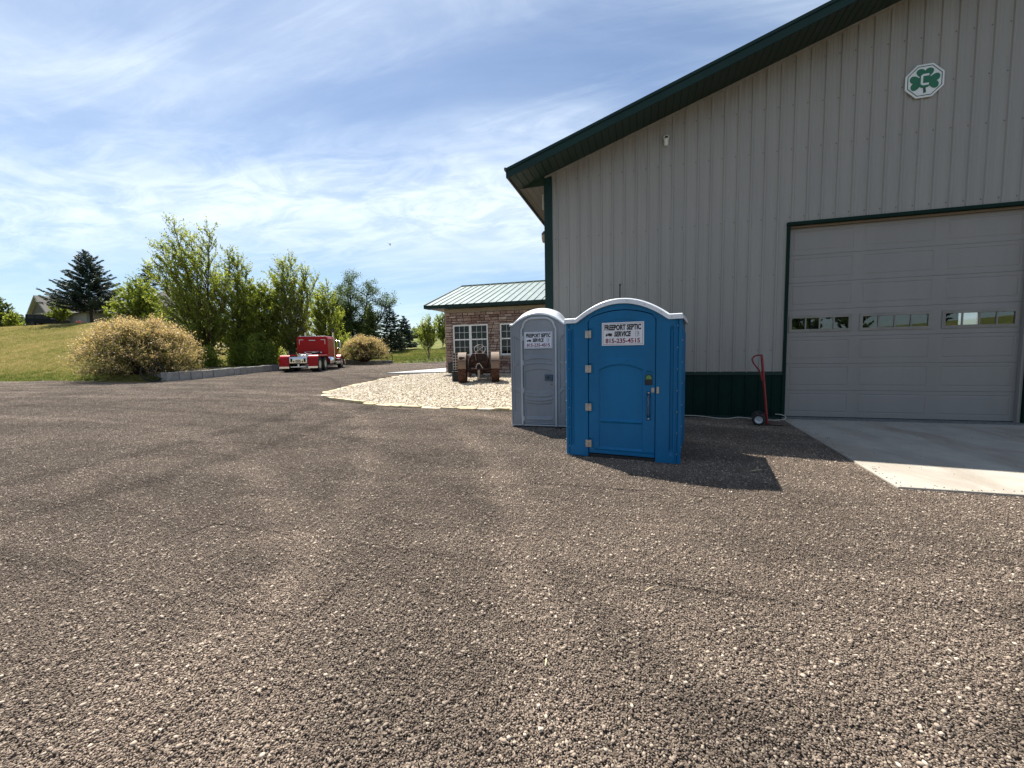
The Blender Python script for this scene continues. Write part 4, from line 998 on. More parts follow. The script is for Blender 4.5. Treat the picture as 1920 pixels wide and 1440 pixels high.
# ------------------------------------------------------------------ grey standard toilet
m_gry = plastic('grey_plastic', (.25, .265, .282), .45); m_gryt = plastic('pale_grey_trim', (.46, .465, .47), .4)
GT = thing('portable_toilet', 'narrow grey portable toilet with white domed roof beside the blue one', 'portable toilet', (-2.045, 8.665, 0), R_(1.5))
W3, D3 = .578, 1.18
def arch3(x): u = np.clip(np.abs(x)/(W3-.035), 0, 1); return 2.165+.225*(1-u**2.1)
g0, g1 = -.33, .355
def gtopdoor(x):
    u = np.clip(abs((x-(g0+g1)/2)/((g1-g0)/2)), 0, 1); return 2.295-.30*max(0, 1-math.sqrt(max(0, 1-max(0, (u-.38)/.62)**2)))*.62-.012*u*u
def gside(x0, x1, left):
    def fn(X, Z):
        d = 0*X; a, b_ = x0+.05, x1-.028
        for z0, z1, sl in ((.30, .78, -1), (.82, 1.34, 1), (1.38, 1.92, -1)):
            s_ = (X-a)/(b_-a)*(1 if left else -1)+(0 if left else 1)
            top = z1+.09*sl*(s_-.5)*(1); bot = z0-.02+.09*(-sl)*(s_-.5)*0
            d = d+.016*sm(np.minimum(np.minimum(X-a, b_-X), np.minimum(Z-bot-.03, top-Z))/.016)
        e = x0 if left else x1
        return d+.018*sm((.022-np.abs(X-e))/.012)
    return fn
relief('front_panel', -W3, g0-.05, lambda x: .06, lambda x: float(arch3(x))+.02, 44, 150, gside(-W3, g0-.05, True), m_gry, GT, .05)
relief('front_panel', g1+.05, W3, lambda x: .06, lambda x: float(arch3(x))+.02, 44, 150, gside(g1+.05, W3, False), m_gry, GT, .05)
relief('front_panel', g0-.049, g1+.049, lambda x: gtopdoor(min(max(x, g0), g1))+.02, lambda x: float(arch3(x))+.03, 60, 6, lambda X, Z: 0*X+.004, m_gry, GT, .05)
def gdoor(X, Z):
    xc = (g0+g1)/2; u2 = 1-((X-xc)/((g1-g0)/2))**2; a, b_ = g0+.04, g1-.055
    d = inset(X, Z, a, b_, 1.66, 2.21, .004, .02, .10)
    def band(zc, dip, h, dd): return dd*sm((h-np.abs(Z-(zc-dip*u2)))/.014)*sm((X-a)/.02)*sm((b_-X)/.02)
    d = d + inset(X, Z, a, b_, 1.52, 2.02, .014, .018, -.05)
    d = d + band(1.43, -.05, .022, -.014) + band(1.33, -.05, .022, -.014)
    m1 = sm(np.minimum(np.minimum(X-a, b_-X), np.minimum(Z-(.80-.05*u2), (1.19+.06*u2)-Z))/.016); d = d+.016*m1
    d = d + band(.72, .05, .02, -.014) + band(.63, .05, .02, -.014)
    m2 = sm(np.minimum(np.minimum(X-a, b_-X), np.minimum(Z-.22, (.56-.05*u2)-Z))/.016); d = d+.016*m2
    d = d - .012*sm((.022-np.abs(Z-.175))/.012)*sm((X-a)/.02)*sm((b_-X)/.02) + .012*sm((.012-np.abs(Z-(.085+.02*u2)))/.01)*sm((X-a)/.06)*sm((b_-X)/.06)
    e = np.minimum(X-g0, g1-X); return d+.010*(1-sm(e/.012))
GD = relief('door', g0+.004, g1-.004, lambda x: .075, lambda x: gtopdoor(x)-.006, 100, 260, gdoor, m_gry, GT, .04)
tr = [(g0-.022, -.012, .06)]+[(g0-.022, -.012, gtopdoor(g0))]+[(x, -.012, gtopdoor(x)+.018) for x in np.linspace(g0, g1, 25)]+[(g1+.022, -.012, gtopdoor(g1)), (g1+.022, -.012, .02)]
mb = MB(); mb.tube(tr, .024, 10); mb.build('door_trim', m_gryt, GT, smooth=True)
mb = MB()
for z in (.19, .80, 1.38, 1.90): mb.lathe([(.022, z-.05), (.022, z+.05)], 10, (g0+.004, -.012, 0), 'z')
mb.build('hinges', m_gryt, GT)
mb = MB(); mb.box(.135, .305, -.012, .012, 1.005, 1.13); lk = mb.build('latch', m_bluedk if False else plastic('slate_plastic', (.05, .085, .12), .4), GD, bevel=.006)
mb = MB(); mb.lathe([(.022, -.012), (.020, -.022), (0, -.024)], 14, (.205, 0, 1.068), 'y'); mb.build('latch_knob', m_black, GD)
mb = MB(); mb.box(.275, .297, -.034, -.012, .99, 1.12); mb.build('pull', plastic('slate_grip', (.07, .10, .14)), GD, bevel=.005)
mb = MB(); mb.box(.265, .30, -.004, .01, .915, .925); mb.build('door_stop', m_black, GD)
septic_sign(GT, .008, 1.855, .60, .345, -.012, R_(.3))
for sx in (-1, 1):
    mb = MB(); x = sx*W3
    mb.add([(x, .02, .05), (x, D3, .05), (x, D3, 2.18), (x, .02, 2.18), (x-sx*.04, .02, .05), (x-sx*.04, D3, .05), (x-sx*.04, D3, 2.18), (x-sx*.04, .02, 2.18)], [(0, 1, 2, 3), (4, 7, 6, 5), (0, 3, 7, 4), (1, 5, 6, 2), (0, 4, 5, 1)])
    for y in (.2, .42, .64, .86): mb.ext([(y-.05, .15), (y+.05, .15), (y+.05, 2.0), (y-.05, 2.0)], x, x+sx*.015, YZ)
    mb.build('side_panel', m_gry, GT, bevel=.01)
    mb = MB(); mb.tube([(sx*(W3+.002), .022, .06), (sx*(W3+.002), .022, 2.17)], .022, 10); mb.build('corner_post', m_gry, GT, smooth=True)
mb = MB(); mb.box(-W3, W3, D3-.04, D3, .05, 2.18); mb.ext([(-W3, 2.18), (W3, 2.18)]+[(x, float(arch3(x))+.03) for x in np.linspace(W3-.01, -W3+.01, 17)], D3-.04, D3, XZ); mb.build('back_panel', m_gry, GT)
roof_mesh('roof', W3, D3, lambda x: float(arch3(x)), .045, .13, .022, m_roof, GT, 16)
mb = MB(); mb.box(-W3-.03, W3+.03, .0, D3, .035, .062); mb.build('base_tray', m_gryt, GT)
for x in (-.5, .42):
    mb = MB(); mb.box(x-.07, x+.07, -.05, D3+.05, -.01, .034); mb.build('skid', m_black, GT, bevel=.01)
mb = MB(); mb.box(-W3+.03, W3-.03, .05, .07, .08, 2.15); mb.build('inner_lining', m_dark, GT)
mb = MB()
for x in (-.27, .0, .24): mb.lathe([(.007, -.036), (.005, -.042), (0, -.043)], 8, (x, 0, float(arch3(x))+.02), 'y')
o = mb.build('rivets', m_steel, GT); o['kind'] = 'stuff'

# ------------------------------------------------------------------ hand truck, cord and litter by the wall
m_redp = mat('red_paint', (.22, .010, .012), .42, 0, .2, 12, .05, 30)
m_rustp = mat('rusty_plate', (.13, .085, .07), .7, .2, .35, 10)
HT = thing('hand_truck', 'red hand truck with black tyres leaning against the green wall base', 'hand truck', (2.50, 9.95, 0), R_(-12))
top, bot = Vector((-.06, 0, 1.47)), Vector((.075, 0, .06))
for y in (-.16, .16):
    mb = MB(); mb.tube([(.075, y, .03), (-.05, y, 1.38), (-.06, y*.8, 1.46)], .021, 10); mb.build('rail', m_redp, HT, smooth=True)
for z in (.18, .52, .86, 1.2):
    x = .075-(.125)*(z/1.35); mb = MB(); mb.tube([(x, -.16, z), (x+.012, 0, z), (x, .16, z)], .013, 8); mb.build('crossbar', m_redp, HT)
mb = MB(); mb.tube([(-.06, -.0, 1.455), (-.13, -.0, 1.46), (-.20, -.0, 1.43), (-.232, -.0, 1.37), (-.205, -.0, 1.29), (-.135, -.0, 1.20), (-.085, 0, 1.12), (-.055, 0, 1.02), (-.035, 0, .92)], .016, 10); mb.build('handle', m_redp, HT, smooth=True)
mb = MB(); mb.box(-.072, -.045, -.14, .14, 1.435, 1.475); mb.build('top_bar', m_redp, HT, bevel=.008)
mb = MB(); mb.box(.06, .37, -.17, .17, .030, .042); mb.box(.055, .075, -.17, .17, .012, .14); mb.build('toe_plate', m_rustp, HT)
for y in (-.22, .22):
    mb = MB(); mb.lathe([(.075, -.030), (.10, -.036), (.122, -.025), (.128, 0), (.122, .025), (.10, .036), (.075, .030)], 24, (-.085, y, .128), 'y', False); wh = mb.build('wheel', m_black, HT, smooth=True)
    mb = MB(); mb.lathe([(0, -.018), (.02, -.02), (.03, -.010), (.060, -.018), (.078, -.030), (.078, .03), (0, .03)], 24, (-.085, y, .128), 'y'); mb.build('hub', mat('galvanised', (.50, .52, .53), .4, .15) if 'galvanised' not in bpy.data.materials else bpy.data.materials['galvanised'], wh, smooth=True)
mb = MB(); mb.tube([(-.085, -.25, .128), (-.085, .25, .128)], .01, 8); mb.build('axle', m_steel, HT)
for y in (-.15, .15):
    mb = MB(); mb.tube([(-.085, y, .128), (.058, y, .22)], .012, 6); mb.tube([(-.085, y, .128), (.07, y, .08)], .012, 6); mb.build('axle_bracket', m_redp, HT)
cord = [(.75, 10.50, .05), (1.0, 10.55, .055), (1.25, 10.60, .05), (1.5, 10.58, .035), (1.72, 10.50, .02), (1.95, 10.5, .02), (2.15, 10.55, .045), (2.4, 10.55, .03), (2.62, 10.42, .03), (2.85, 10.36, .03), (3.02, 10.40, .05), (3.08, 10.5, .085), (3.02, 10.60, .12), (2.9, 10.66, .12)]
cord = [Vector(c) for c in cord]; sub = []
for i in range(len(cord)-1):
    p0, p1, p2, p3 = cord[max(i-1, 0)], cord[i], cord[i+1], cord[min(i+2, len(cord)-1)]
    for k in range(5):
        u = k/5; sub.append(.5*((2*p1)+(p2-p0)*u+(2*p0-5*p1+4*p2-p3)*u*u+(3*p1-p0-3*p2+p3)*u**3))
mb = MB(); mb.tube(sub, .009, 6); tag(mb.build('cord', mat('cream_cord', (.50, .46, .38), .7), smooth=True), 'cream cord lying along the green wall base behind the hand truck', 'cord')
m_straw = mat('dry_straw', (.52, .42, .26), .8)
for nm, lab, (x, y), ang, ln in (('twig', 'pale bent twig lying on the open gravel in front of the blue toilet', (.07, 2.88), .9, .085), ('straw', 'thin dry straw lying in the shadow of the blue toilet', (1.48, 6.14), .55, .19), ('wood_chip', 'short wood chip lying on the foreground gravel left of centre', (-.46, 2.03), 1.7, .05)):
    mb = MB(); z = float(yard_z(np.array(x), np.array(y)))+.016; c, s_ = math.cos(ang), math.sin(ang)
    mb.tube([(x-c*ln*.5, y-s_*ln*.5, z), (x+.004*s_, y, z+.006), (x+c*ln*.5, y+s_*ln*.5, z+.001)], [.004, .006, .003], 6); tag(mb.build(nm, m_straw), lab, nm.replace('_', ' '))

# ------------------------------------------------------------------ antique tractor seen from behind
m_rust = mat('dark_rust', (.016, .008, .006), .8, .1, .4, 7, .3, 40, c2=(.045, .017, .011))
m_rust2 = mat('brown_rust', (.05, .019, .010), .85, 0, .4, 9, .35, 40, c2=(.09, .035, .018))
m_fend = mat('weathered_fender', (.20, .15, .115), .75, 0, .25, 4, .4, 20, c2=(.20, .12, .07), lo=.46, hi=.64)
m_chalk = mat('bare_steel', (.30, .27, .24), .6, .3, .2, 20)
TR = thing('antique_tractor', 'rusty old steel-wheeled tractor parked on the pebble bed facing the window', 'tractor', (-6.93, 17.72, float(gz(-6.93, 17.72))+.045), R_(19))
for sx in (-1, 1):
    mb = MB(); r, w = .585, .175; cx_ = sx*.745
    mb.lathe([(r-.035, -w), (r, -w), (r, w), (r-.035, w), (r-.035, -w)], 40, (cx_, .36, r), 'x', False)
    wh = mb.build('rear_wheel', m_rust2, TR, smooth=True)
    mb = MB()
    for k in range(22):
        th = 2*math.pi*k/22; c, s_ = math.cos(th), math.sin(th)
        for q in (0, 1):
            x0, x1 = (cx_-w, cx_-.01) if q == 0 else (cx_+.01, cx_+w); t0 = .0 if q == 0 else .12
            c, s_ = math.cos(th+t0), math.sin(th+t0)
            p_ = [(r, -.022), (r+.035, -.012), (r+.035, .012), (r, .022)]
            mb.add([(x0, .36+a*c-b_*s_, r+a*s_+b_*c) for a, b_ in p_]+[(x1, .36+a*c-b_*s_, r+a*s_+b_*c) for a, b_ in p_], [(0, 1, 5, 4), (1, 2, 6, 5), (2, 3, 7, 6), (0, 3, 2, 1), (4, 5, 6, 7)])
    mb.build('cleats', m_rust2, wh)
    mb = MB()
    for k in range(10):
        th = 2*math.pi*k/10; mb.tube([(cx_+sx*.05, .36+.09*math.cos(th), r+.09*math.sin(th)), (cx_+sx*.02, .36+(r-.03)*math.cos(th), r+(r-.03)*math.sin(th))], .017, 6)
    mb.lathe([(0, -.14), (.11, -.14), (.11, .14), (0, .14)], 16, (cx_, .36, r), 'x'); mb.build('spokes', m_rust, wh)
    # broad sheet fender: back plate curving up over the wheel
    mb = MB(); pr = []
    for k in range(13):
        a = R_(178-k*11); pr.append((.40+.72*math.cos(a), .66+.745*math.sin(a)))
    n = len(pr); xa, xb_ = cx_-.185, cx_+.185
    vs = [(xa, y, z) for y, z in pr]+[(xb_, y, z) for y, z in pr]+[(xa, y*.97+.01, z*.985) for y, z in pr]+[(xb_, y*.97+.01, z*.985) for y, z in pr]
    mb.add(vs, [(i, i+1, n+i+1, n+i) for i in range(n-1)]+[(2*n+i, 3*n+i, 3*n+i+1, 2*n+i+1) for i in range(n-1)]+[(i, 2*n+i, 2*n+i+1, i+1) for i in range(n-1)]+[(n+i, n+i+1, 3*n+i+1, 3*n+i) for i in range(n-1)])
    fe = mb.build('fender', m_fend, TR, smooth=True)
    mb = MB()
    for z in (.70, 1.02): mb.box(xa+.02, xb_-.02, -.30, -.286, z, z+.02)
    if sx < 0: mb.add([(xa+.05, -.275, 1.12), (xa+.16, -.285, 1.08), (xa+.36, -.28, 1.15), (xa+.30, -.30, 1.20), (xa+.1, -.295, 1.22)], [(0, 1, 2, 3, 4)])
    mb.build('fender_brace', m_rust, fe)
    mb = MB(); mb.tube([(sx*.50, .05, .62), (sx*.50, .02, 1.1), (sx*.47, .1, 1.32)], .018, 8); mb.build('brake_lever', m_rust, TR)
mb = MB(); mb.tube([(-.74, .36, .585), (.74, .36, .585)], .06, 10); mb.lathe([(0, -.20), (.20, -.18), (.26, -.06), (.26, .06), (.20, .18), (0, .20)], 20, (0, .36, .60), 'x'); mb.build('rear_axle', m_rust, TR)
mb = MB(); mb.ext([(-.46, .48), (.46, .48), (.49, .75), (.44, 1.14), (.30, 1.36), (-.30, 1.36), (-.44, 1.14), (-.49, .75)], .30, 1.15, XZ); mb.build('gear_housing', m_rust, TR, bevel=.04)
mb = MB()
mb.ext([(.34*math.cos(R_(a)), 1.05+.42*math.sin(R_(a))) for a in range(0, 361, 20)][:-1], 1.16, 2.25, XZ); mb.build('fuel_tank', m_rust, TR, bevel=.03)
mb = MB(); mb.box(-.26, .26, 1.2, 2.7, .45, .75); mb.build('engine_block', m_rust, TR, bevel=.03)
mb = MB(); mb.box(-.34, .34, 2.26, 2.46, .65, 1.45); mb.build('radiator', m_rust, TR, bevel=.02)
mb = MB(); mb.tube([(.05, 1.2, 1.25), (.04, .72, 1.52)], .02, 8); mb.build('steering_column', m_rust, TR)
SW = MB(); cen = Vector((.04, .70, 1.54)); ax_ = Vector((0, -.80, .60)).normalized(); ux = Vector((1, 0, 0)); uy = ax_.cross(ux)
SW.tube([cen+(ux*math.cos(R_(a))+uy*math.sin(R_(a)))*.255 for a in range(0, 361, 12)], .014, 8, cap=False)
for a in (40, 130, 220, 310): SW.tube([cen, cen+(ux*math.cos(R_(a))+uy*math.sin(R_(a)))*.25], .011, 6)
SW.build('steering_wheel', m_chalk, TR, smooth=True)
mb = MB(); mb.box(-.62, .62, -.02, .10, .60, .70); mb.box(-.55, .55, -.06, -.02, .64, .68); mb.build('rear_crossbar', m_rust, TR, bevel=.01)
mb = MB(); mb.tube([(-.13, -.06, .66), (-.11, -.07, .78), (-.05, -.08, .88), (.02, -.08, .90), (.09, -.08, .84), (.14, -.07, .73), (.19, -.06, .68)], .022, 8); mb.build('hitch_loop', m_chalk, TR, smooth=True)
mb = MB(); mb.box(-.05, .05, -.04, .04, .24, .60); mb.box(-.03, .35, -.05, -.01, .20, .24); mb.tube([(.02, -.06, .20), (.02, -.06, .62)], .015, 8); mb.build('drawbar', m_chalk, TR)
for k, (x, z) in enumerate(((-.30, 1.02), (-.18, .86), (.22, .95), (.30, .80))):
    mb = MB(); mb.lathe([(0, .26), (.07, .26), (.085, .285), (.085, .31)], 14, (x, 0, z), 'y'); mb.build('cover_plate', m_rust2, TR)
mb = MB(); mb.tube([(-.12, .34, 1.0), (-.15, .10, 1.25), (-.14, .0, 1.33)], .014, 8); mb.lathe([(0, -.03), (.03, 0), (0, .03)], 10, (-.14, 0, 1.35)); mb.build('gear_lever', m_chalk, TR)
mb = MB(); mb.tube([(.30, .28, .80), (.36, -.02, .92), (.40, -.10, 1.18)], .016, 8); mb.build('clutch_lever', m_rust2, TR)
mb = MB(); mb.box(-.24, .24, .24, .50, .62, .66); mb.box(-.24, .24, .24, .27, .66, .82); mb.build('seat_pan', m_rust, TR, bevel=.02)
for sx in (-1, 1):
    mb = MB(); mb.lathe([(.33, -.06), (.36, -.06), (.36, .06), (.33, .06), (.33, -.06)], 24, (sx*.55, 2.35, .36), 'x', False)
    for k in range(8):
        th = math.pi*k/4; mb.tube([(sx*.55, 2.35, .36), (sx*.55, 2.35+.34*math.cos(th), .36+.34*math.sin(th))], .014, 6)
    mb.build('front_wheel', m_rust2, TR)
mb = MB(); mb.tube([(-.55, 2.35, .36), (.55, 2.35, .36)], .04, 8); mb.box(-.05, .05, 2.28, 2.42, .36, .7); mb.build('front_axle', m_rust, TR)
# perforated rack beside it
PR = thing('perforated_rack', 'pale metal plate punched with rows of round holes beside the left tractor wheel', 'metal plate', (-8.06, 18.0, float(gz(-8.06, 18.0))+.04), R_(20))
m_rack = mat('pale_rust_steel', (.42, .38, .35), .7, 0, .2, 10)
nx3, nz6, pch = 3, 6, .128; pts_v = []
mb = MB()
for i in range(nx3):
    for j in range(nz6):
        cx_, cz_ = -.18+i*pch, .66+j*pch; h = pch/2; n = 16
        ring = [(cx_+.047*math.cos(2*math.pi*k/n), cz_+.047*math.sin(2*math.pi*k/n)) for k in range(n)]
        sq = []
        for k in range(n):
            c, s_ = math.cos(2*math.pi*k/n), math.sin(2*math.pi*k/n); m_ = max(abs(c), abs(s_)); sq.append((cx_+h*c/m_*.999, cz_+h*s_/m_*.999))
        for y0, y1, rr_ in ((0, .03, ring),):
            mb.add([(a, 0, b_) for a, b_ in ring]+[(a, 0, b_) for a, b_ in sq]+[(a, .05, b_) for a, b_ in ring], [(k, (k+1) % n, n+(k+1) % n, n+k) for k in range(n)]+[(k, 2*n+k, 2*n+(k+1) % n, (k+1) % n) for k in range(n)])
        mb.lathe([(.048, -.012), (.054, -.012), (.054, 0)], 14, (cx_, 0, cz_), 'y', False)
mb.build('plate', m_rack, PR)
mb = MB(); mb.box(-.25, .15, .051, .06, .59, 1.37); mb.build('hole_shade', m_dark, PR)  # dark sheet added behind the plate to give the holes their shade
mb = MB(); mb.box(-.22, -.18, .02, .05, 0, .6); mb.box(.06, .10, .02, .05, 0, .6); mb.box(-.3, .14, .06, .30, .0, .50); mb.build('stand', m_black, PR)
# ------------------------------------------------------------------ block retaining wall
m_block = mat('grey_block', (.29, .285, .27), .85, 0, .26, 2.6, .35, 22, lo=.3, hi=.7)
WP = [(-27.1, 16.95), (-24.15, 16.05), (-24.08, 18.55), (-26.08, 25.05), (-28.3, 31.2), (-30.25, 36.6), (-29.9, 38.9), (-26.6, 41.6)]
WT = [.12, .47, .46, .47, .48, .50, .50, .34]
RW = thing('retaining_wall', 'low retaining wall of grey concrete blocks along the gravel behind the red truck', 'wall', (WP[1][0], WP[1][1], .3)); rwo = (WP[1][0], WP[1][1], .3)
for i in range(len(WP)-1):
    a, b_ = Vector((*WP[i], 0)), Vector((*WP[i+1], 0)); ln = (b_-a).length; d = (b_-a)/ln; n = max(1, round(ln/.62)); bl = ln/n; nr_ = Vector((-d.y, d.x, 0))
    for k in range(n):
        u0, u1 = (k+.022)/n, (k+.978)/n; p0, p1 = a+d*ln*u0, a+d*ln*u1
        h0, h1 = WT[i]+(WT[i+1]-WT[i])*u0, WT[i]+(WT[i+1]-WT[i])*u1; jit = rnd.uniform(-.015, .015)
        z0 = float(gz(p0.x, p0.y))-.05
        mb = MB(rwo); w0 = nr_*(.13+jit); w1 = nr_*(-.15+jit); dz = rnd.uniform(-.02, .02)
        lo = [p0+w0, p1+w0, p1+w1, p0+w1]
        hi = [p0+w0+Vector((0, 0, h0+.05+dz)), p1+w0+Vector((0, 0, h1+.05+dz)), p1+w1+Vector((0, 0, h1+.05+dz)), p0+w1+Vector((0, 0, h0+.05+dz))]
        mb.add([tuple(q+Vector((0, 0, z0))) for q in lo+hi], [(3, 2, 1, 0), (4, 5, 6, 7), (0, 1, 5, 4), (1, 2, 6, 5), (2, 3, 7, 6), (3, 0, 4, 7)]); mb.build('block', m_block, RW, bevel=.018)
# dark sheet over the ground behind the wall, under the trees
m_darkground = mat('dark_ground', (.030, .022, .016), .95, 0, .4, 9, .6, 25)
mv, mf = [], []
for i in range(1, len(WP)):
    p0 = np.array(WP[i-1] if i else WP[0]); q = np.array(WP[i])
NB = [(-27.6, 17.6), (-26.6, 18.4), (-27.2, 21), (-29.4, 26.2), (-31.2, 32.0), (-33.2, 37.5), (-31.5, 41.5), (-27.2, 42.9)]
for (a, b_) in zip(WP, NB):
    for u in np.linspace(0, 1, 5):
        x, y = a[0]+(b_[0]-a[0])*u, a[1]+(b_[1]-a[1])*u; mv.append((x, y, float(gz(x, y))+(.36+.12*u if a not in (WP[0], WP[-1]) else .12)))
for i in range(len(WP)-1):
    for k in range(4): mf.append((i*5+k, i*5+k+1, (i+1)*5+k+1, (i+1)*5+k))
o = from_np('dark_ground_sheet', mv, np.array(mf), m_darkground, smooth=True); o['kind'] = 'structure'

# ------------------------------------------------------------------ wagon wheels
m_oldwood = mat('black_iron_wheel', (.022, .019, .018), .7, .2, .3, 9)
def wagon_wheel(label, loc, rz, lean, r):
    w = thing('wagon_wheel', label, 'wagon wheel', loc, rz, 'old wagon wheels by the block wall')
    ca, sa = math.cos(lean), math.sin(lean)
    T = lambda x, z, y=0: (x, y*ca+z*sa, z*ca-y*sa)
    mb = MB(); n = 40
    for rr_, ww in ((r, .03),):
        vs = []
        for k in range(n):
            th = 2*math.pi*k/n
            for q, y in ((r, -.03), (r, .03), (r-.06, .03), (r-.06, -.03)): vs.append(T(q*math.cos(th), r+q*math.sin(th), y))
        mb.add(vs, [(k*4+q, k*4+(q+1) % 4, ((k+1) % n)*4+(q+1) % 4, ((k+1) % n)*4+q) for k in range(n) for q in range(4)])
    mb.build('rim', m_oldwood, w)
    for k in range(12):
        th = 2*math.pi*k/12+.1; mb = MB(); mb.tube([T(.08*math.cos(th), r+.08*math.sin(th)), T((r-.05)*math.cos(th), r+(r-.05)*math.sin(th))], .016, 6); mb.build('spoke', m_oldwood, w)
    mb = MB(); mb.tube([T(0, r, -.10), T(0, r, .10)], .085, 12); mb.build('hub', m_oldwood, w)
wagon_wheel('dark wagon wheel leaning on the left end of the block wall under the big bush', (-24.32, 15.62, float(gz(-24.3, 15.6))), R_(68), .22, .52)
wagon_wheel('dark wagon wheel leaning on the far end of the block wall beside the lawn', (-26.9, 40.95, float(gz(-26.9, 40.9))), R_(42), .10, .62)

# ------------------------------------------------------------------ red lorry tractor unit
m_red = mat('red_lacquer', (.36, .004, .006), .32, 0, .05, 2, spec=.22); m_redd = m_red
m_chrome = mat('chrome', (.72, .72, .73), .12, 1, .02); m_tyre = mat('tyre_rubber', (.016, .016, .016), .8, 0, .2, 10)
m_alu = mat('polished_alloy', (.66, .66, .66), .3, .9, .05, 10); m_tail = mat('tail_light', (.35, .015, .012), .25); m_winglass = glass('cab_glass', (.008, .01, .012), .03)
TK = thing('semi_truck', 'red sleeper semi truck without trailer parked at the block wall', 'truck', (-23.05, 24.75, float(gz(-23, 25))), R_(25.5))
def wheel(x, y, r, w, dual, face):
    mb = MB(); prof = [(r*.55, -w/2), (r*.93, -w/2), (r, -w/2+.05), (r, w/2-.05), (r*.93, w/2), (r*.55, w/2)]
    mb.lathe(prof, 28, (x, y, r), 'x', cap=False); wh = mb.build('wheel', m_tyre, TK, smooth=True)
    mb = MB(); s_ = face; d = w/2
    mb.lathe([(r*.56, s_*d*.98), (r*.50, s_*d*.80), (r*.42, s_*d*(.35 if dual else .9)), (r*.2, s_*d*(.35 if dual else 1.0)), (r*.17, s_*d*(.8 if dual else 1.15)), (0, s_*d*(.85 if dual else 1.2))], 20, (x, y, r), 'x'); mb.build('rim', m_alu, wh, smooth=True)
for y in (-.68, .68):
    for sx in (-1, 1): wheel(sx*.93, y, .51, .56, True, sx)
for sx in (-1, 1): wheel(sx*1.02, 5.75, .51, .30, False, sx)
mb = MB()
for sx in (-1, 1): mb.box(sx*.43-.05, sx*.43+.05, -1.5, 6.6, .72, .95)
mb.build('chassis', m_black, TK)
for sx in (-1, 1):                                   # full rear fenders over both axles
    mb = MB(); pr = [(-1.36, .52)]+[(-1.36+.34*(1-math.cos(R_(a))), .80+.38*math.sin(R_(a))) for a in range(0, 91, 15)]+[(1.36-.34*(1-math.cos(R_(a))), .80+.38*math.sin(R_(a))) for a in range(90, -1, -15)]+[(1.36, .60)]
    n = len(pr); xa, xb_ = sx*.93-.33, sx*.93+.33
    prof = lambda x: pr
    rows = [(xa, -.03), (xa+.02, 0), (xb_-.02, 0), (xb_, -.03), (xb_, -.11 if sx > 0 else -.03)]
    if sx < 0: rows = [(xa, -.11)]+rows
    vs = []
    for x, dz in rows: vs += [(x, y*(1+dz*.12), z+dz) for y, z in pr]
    mb.add(vs, [(r_*n+i, r_*n+i+1, (r_+1)*n+i+1, (r_+1)*n+i) for r_ in range(len(rows)-1) for i in range(n-1)])
    fe = mb.build('rear_fender', m_red, TK, smooth=True, sharp=50)
    mb = MB(); mb.box(xa+.01, xb_-.01, -1.40, -1.365, .26, .40); mb.build('mudflap_strip', m_chrome, TK, bevel=.008)
    mb = MB(); mb.box(xa+.03, xb_-.03, -1.38, -1.37, .405, .53); mb.build('mudflap', m_red, TK)
    mb = MB()
    for k in range(3): mb.lathe([(.03, 0), (.022, -.015), (0, -.02)], 10, (sx*.93-.16+k*.16, -1.362, .565), 'y')
    mb.build('marker_lights', m_tail, TK)
mb = MB(); mb.ext([(-1.30, .56), (-1.45, .62), (-1.45, .90), (-1.36, 1.05), (-1.0, 1.08), (-1.0, .56)], -.58, .58, YZ); mb.build('rear_panel', m_chrome, TK, bevel=.03)
mb = MB()
for sx in (-1, 1):
    for k in range(2): mb.lathe([(.055, 0), (.045, -.02), (0, -.028)], 14, (sx*(.28+.16*k), -1.452, .74), 'y')
mb.build('tail_lights', m_tail, TK)
mb = MB(); mb.box(-.17, .17, -1.468, -1.452, .66, .86); mb.build('number_plate', mat('plate_cream', (.40, .36, .25), .5), TK, bevel=.01)
mb = MB(); mb.box(-.5, .5, -1.44, -1.40, .34, .40); mb.box(-.05, .05, -1.42, -1.3, .38, .56); mb.build('tow_bar', m_alu, TK)
mb = MB(); pl = [(.48*math.cos(R_(a)), .48*math.sin(R_(a))) for a in range(-62, 243, 15)]; mb.ext([(.0, .05), (.06, -.10)]+pl+[(-.06, -.10)], 1.20, 1.26, XY); mb.box(-.4, .4, -.35, .35, .96, 1.19); mb.build('fifth_wheel', m_alu, TK, bevel=.015)
mb = MB(); mb.box(-.55, .55, .9, 1.75, .96, 1.17); mb.build('deck_plate', m_alu, TK, bevel=.02)
mb = MB(); mb.box(.10, .60, .95, 1.6, 1.18, 1.38); mb.build('air_lines_box', m_black, TK, bevel=.08)
SB = [(-1.12, .86), (1.12, .86), (1.12, 2.42), (1.02, 2.56), (-1.02, 2.56), (-1.12, 2.42)]
mb = MB(); mb.ext(SB, 1.85, 3.62, XZ); mb.build('sleeper', m_red, TK, bevel=.05, seg=3)
mb = MB(); mb.box(-.98, .98, 1.9, 3.6, 2.562, 2.60); mb.build('roof_skin', mat('white_roof_skin', (.75, .75, .74), .3), TK, bevel=.015)
mb = MB(); mb.ext([(-.95, 1.0), (.95, 1.0), (1.0, 1.9), (.92, 2.48), (-.92, 2.48), (-1.0, 1.9)], 3.63, 4.95, XZ); mb.build('cab', m_red, TK, bevel=.06, seg=3)
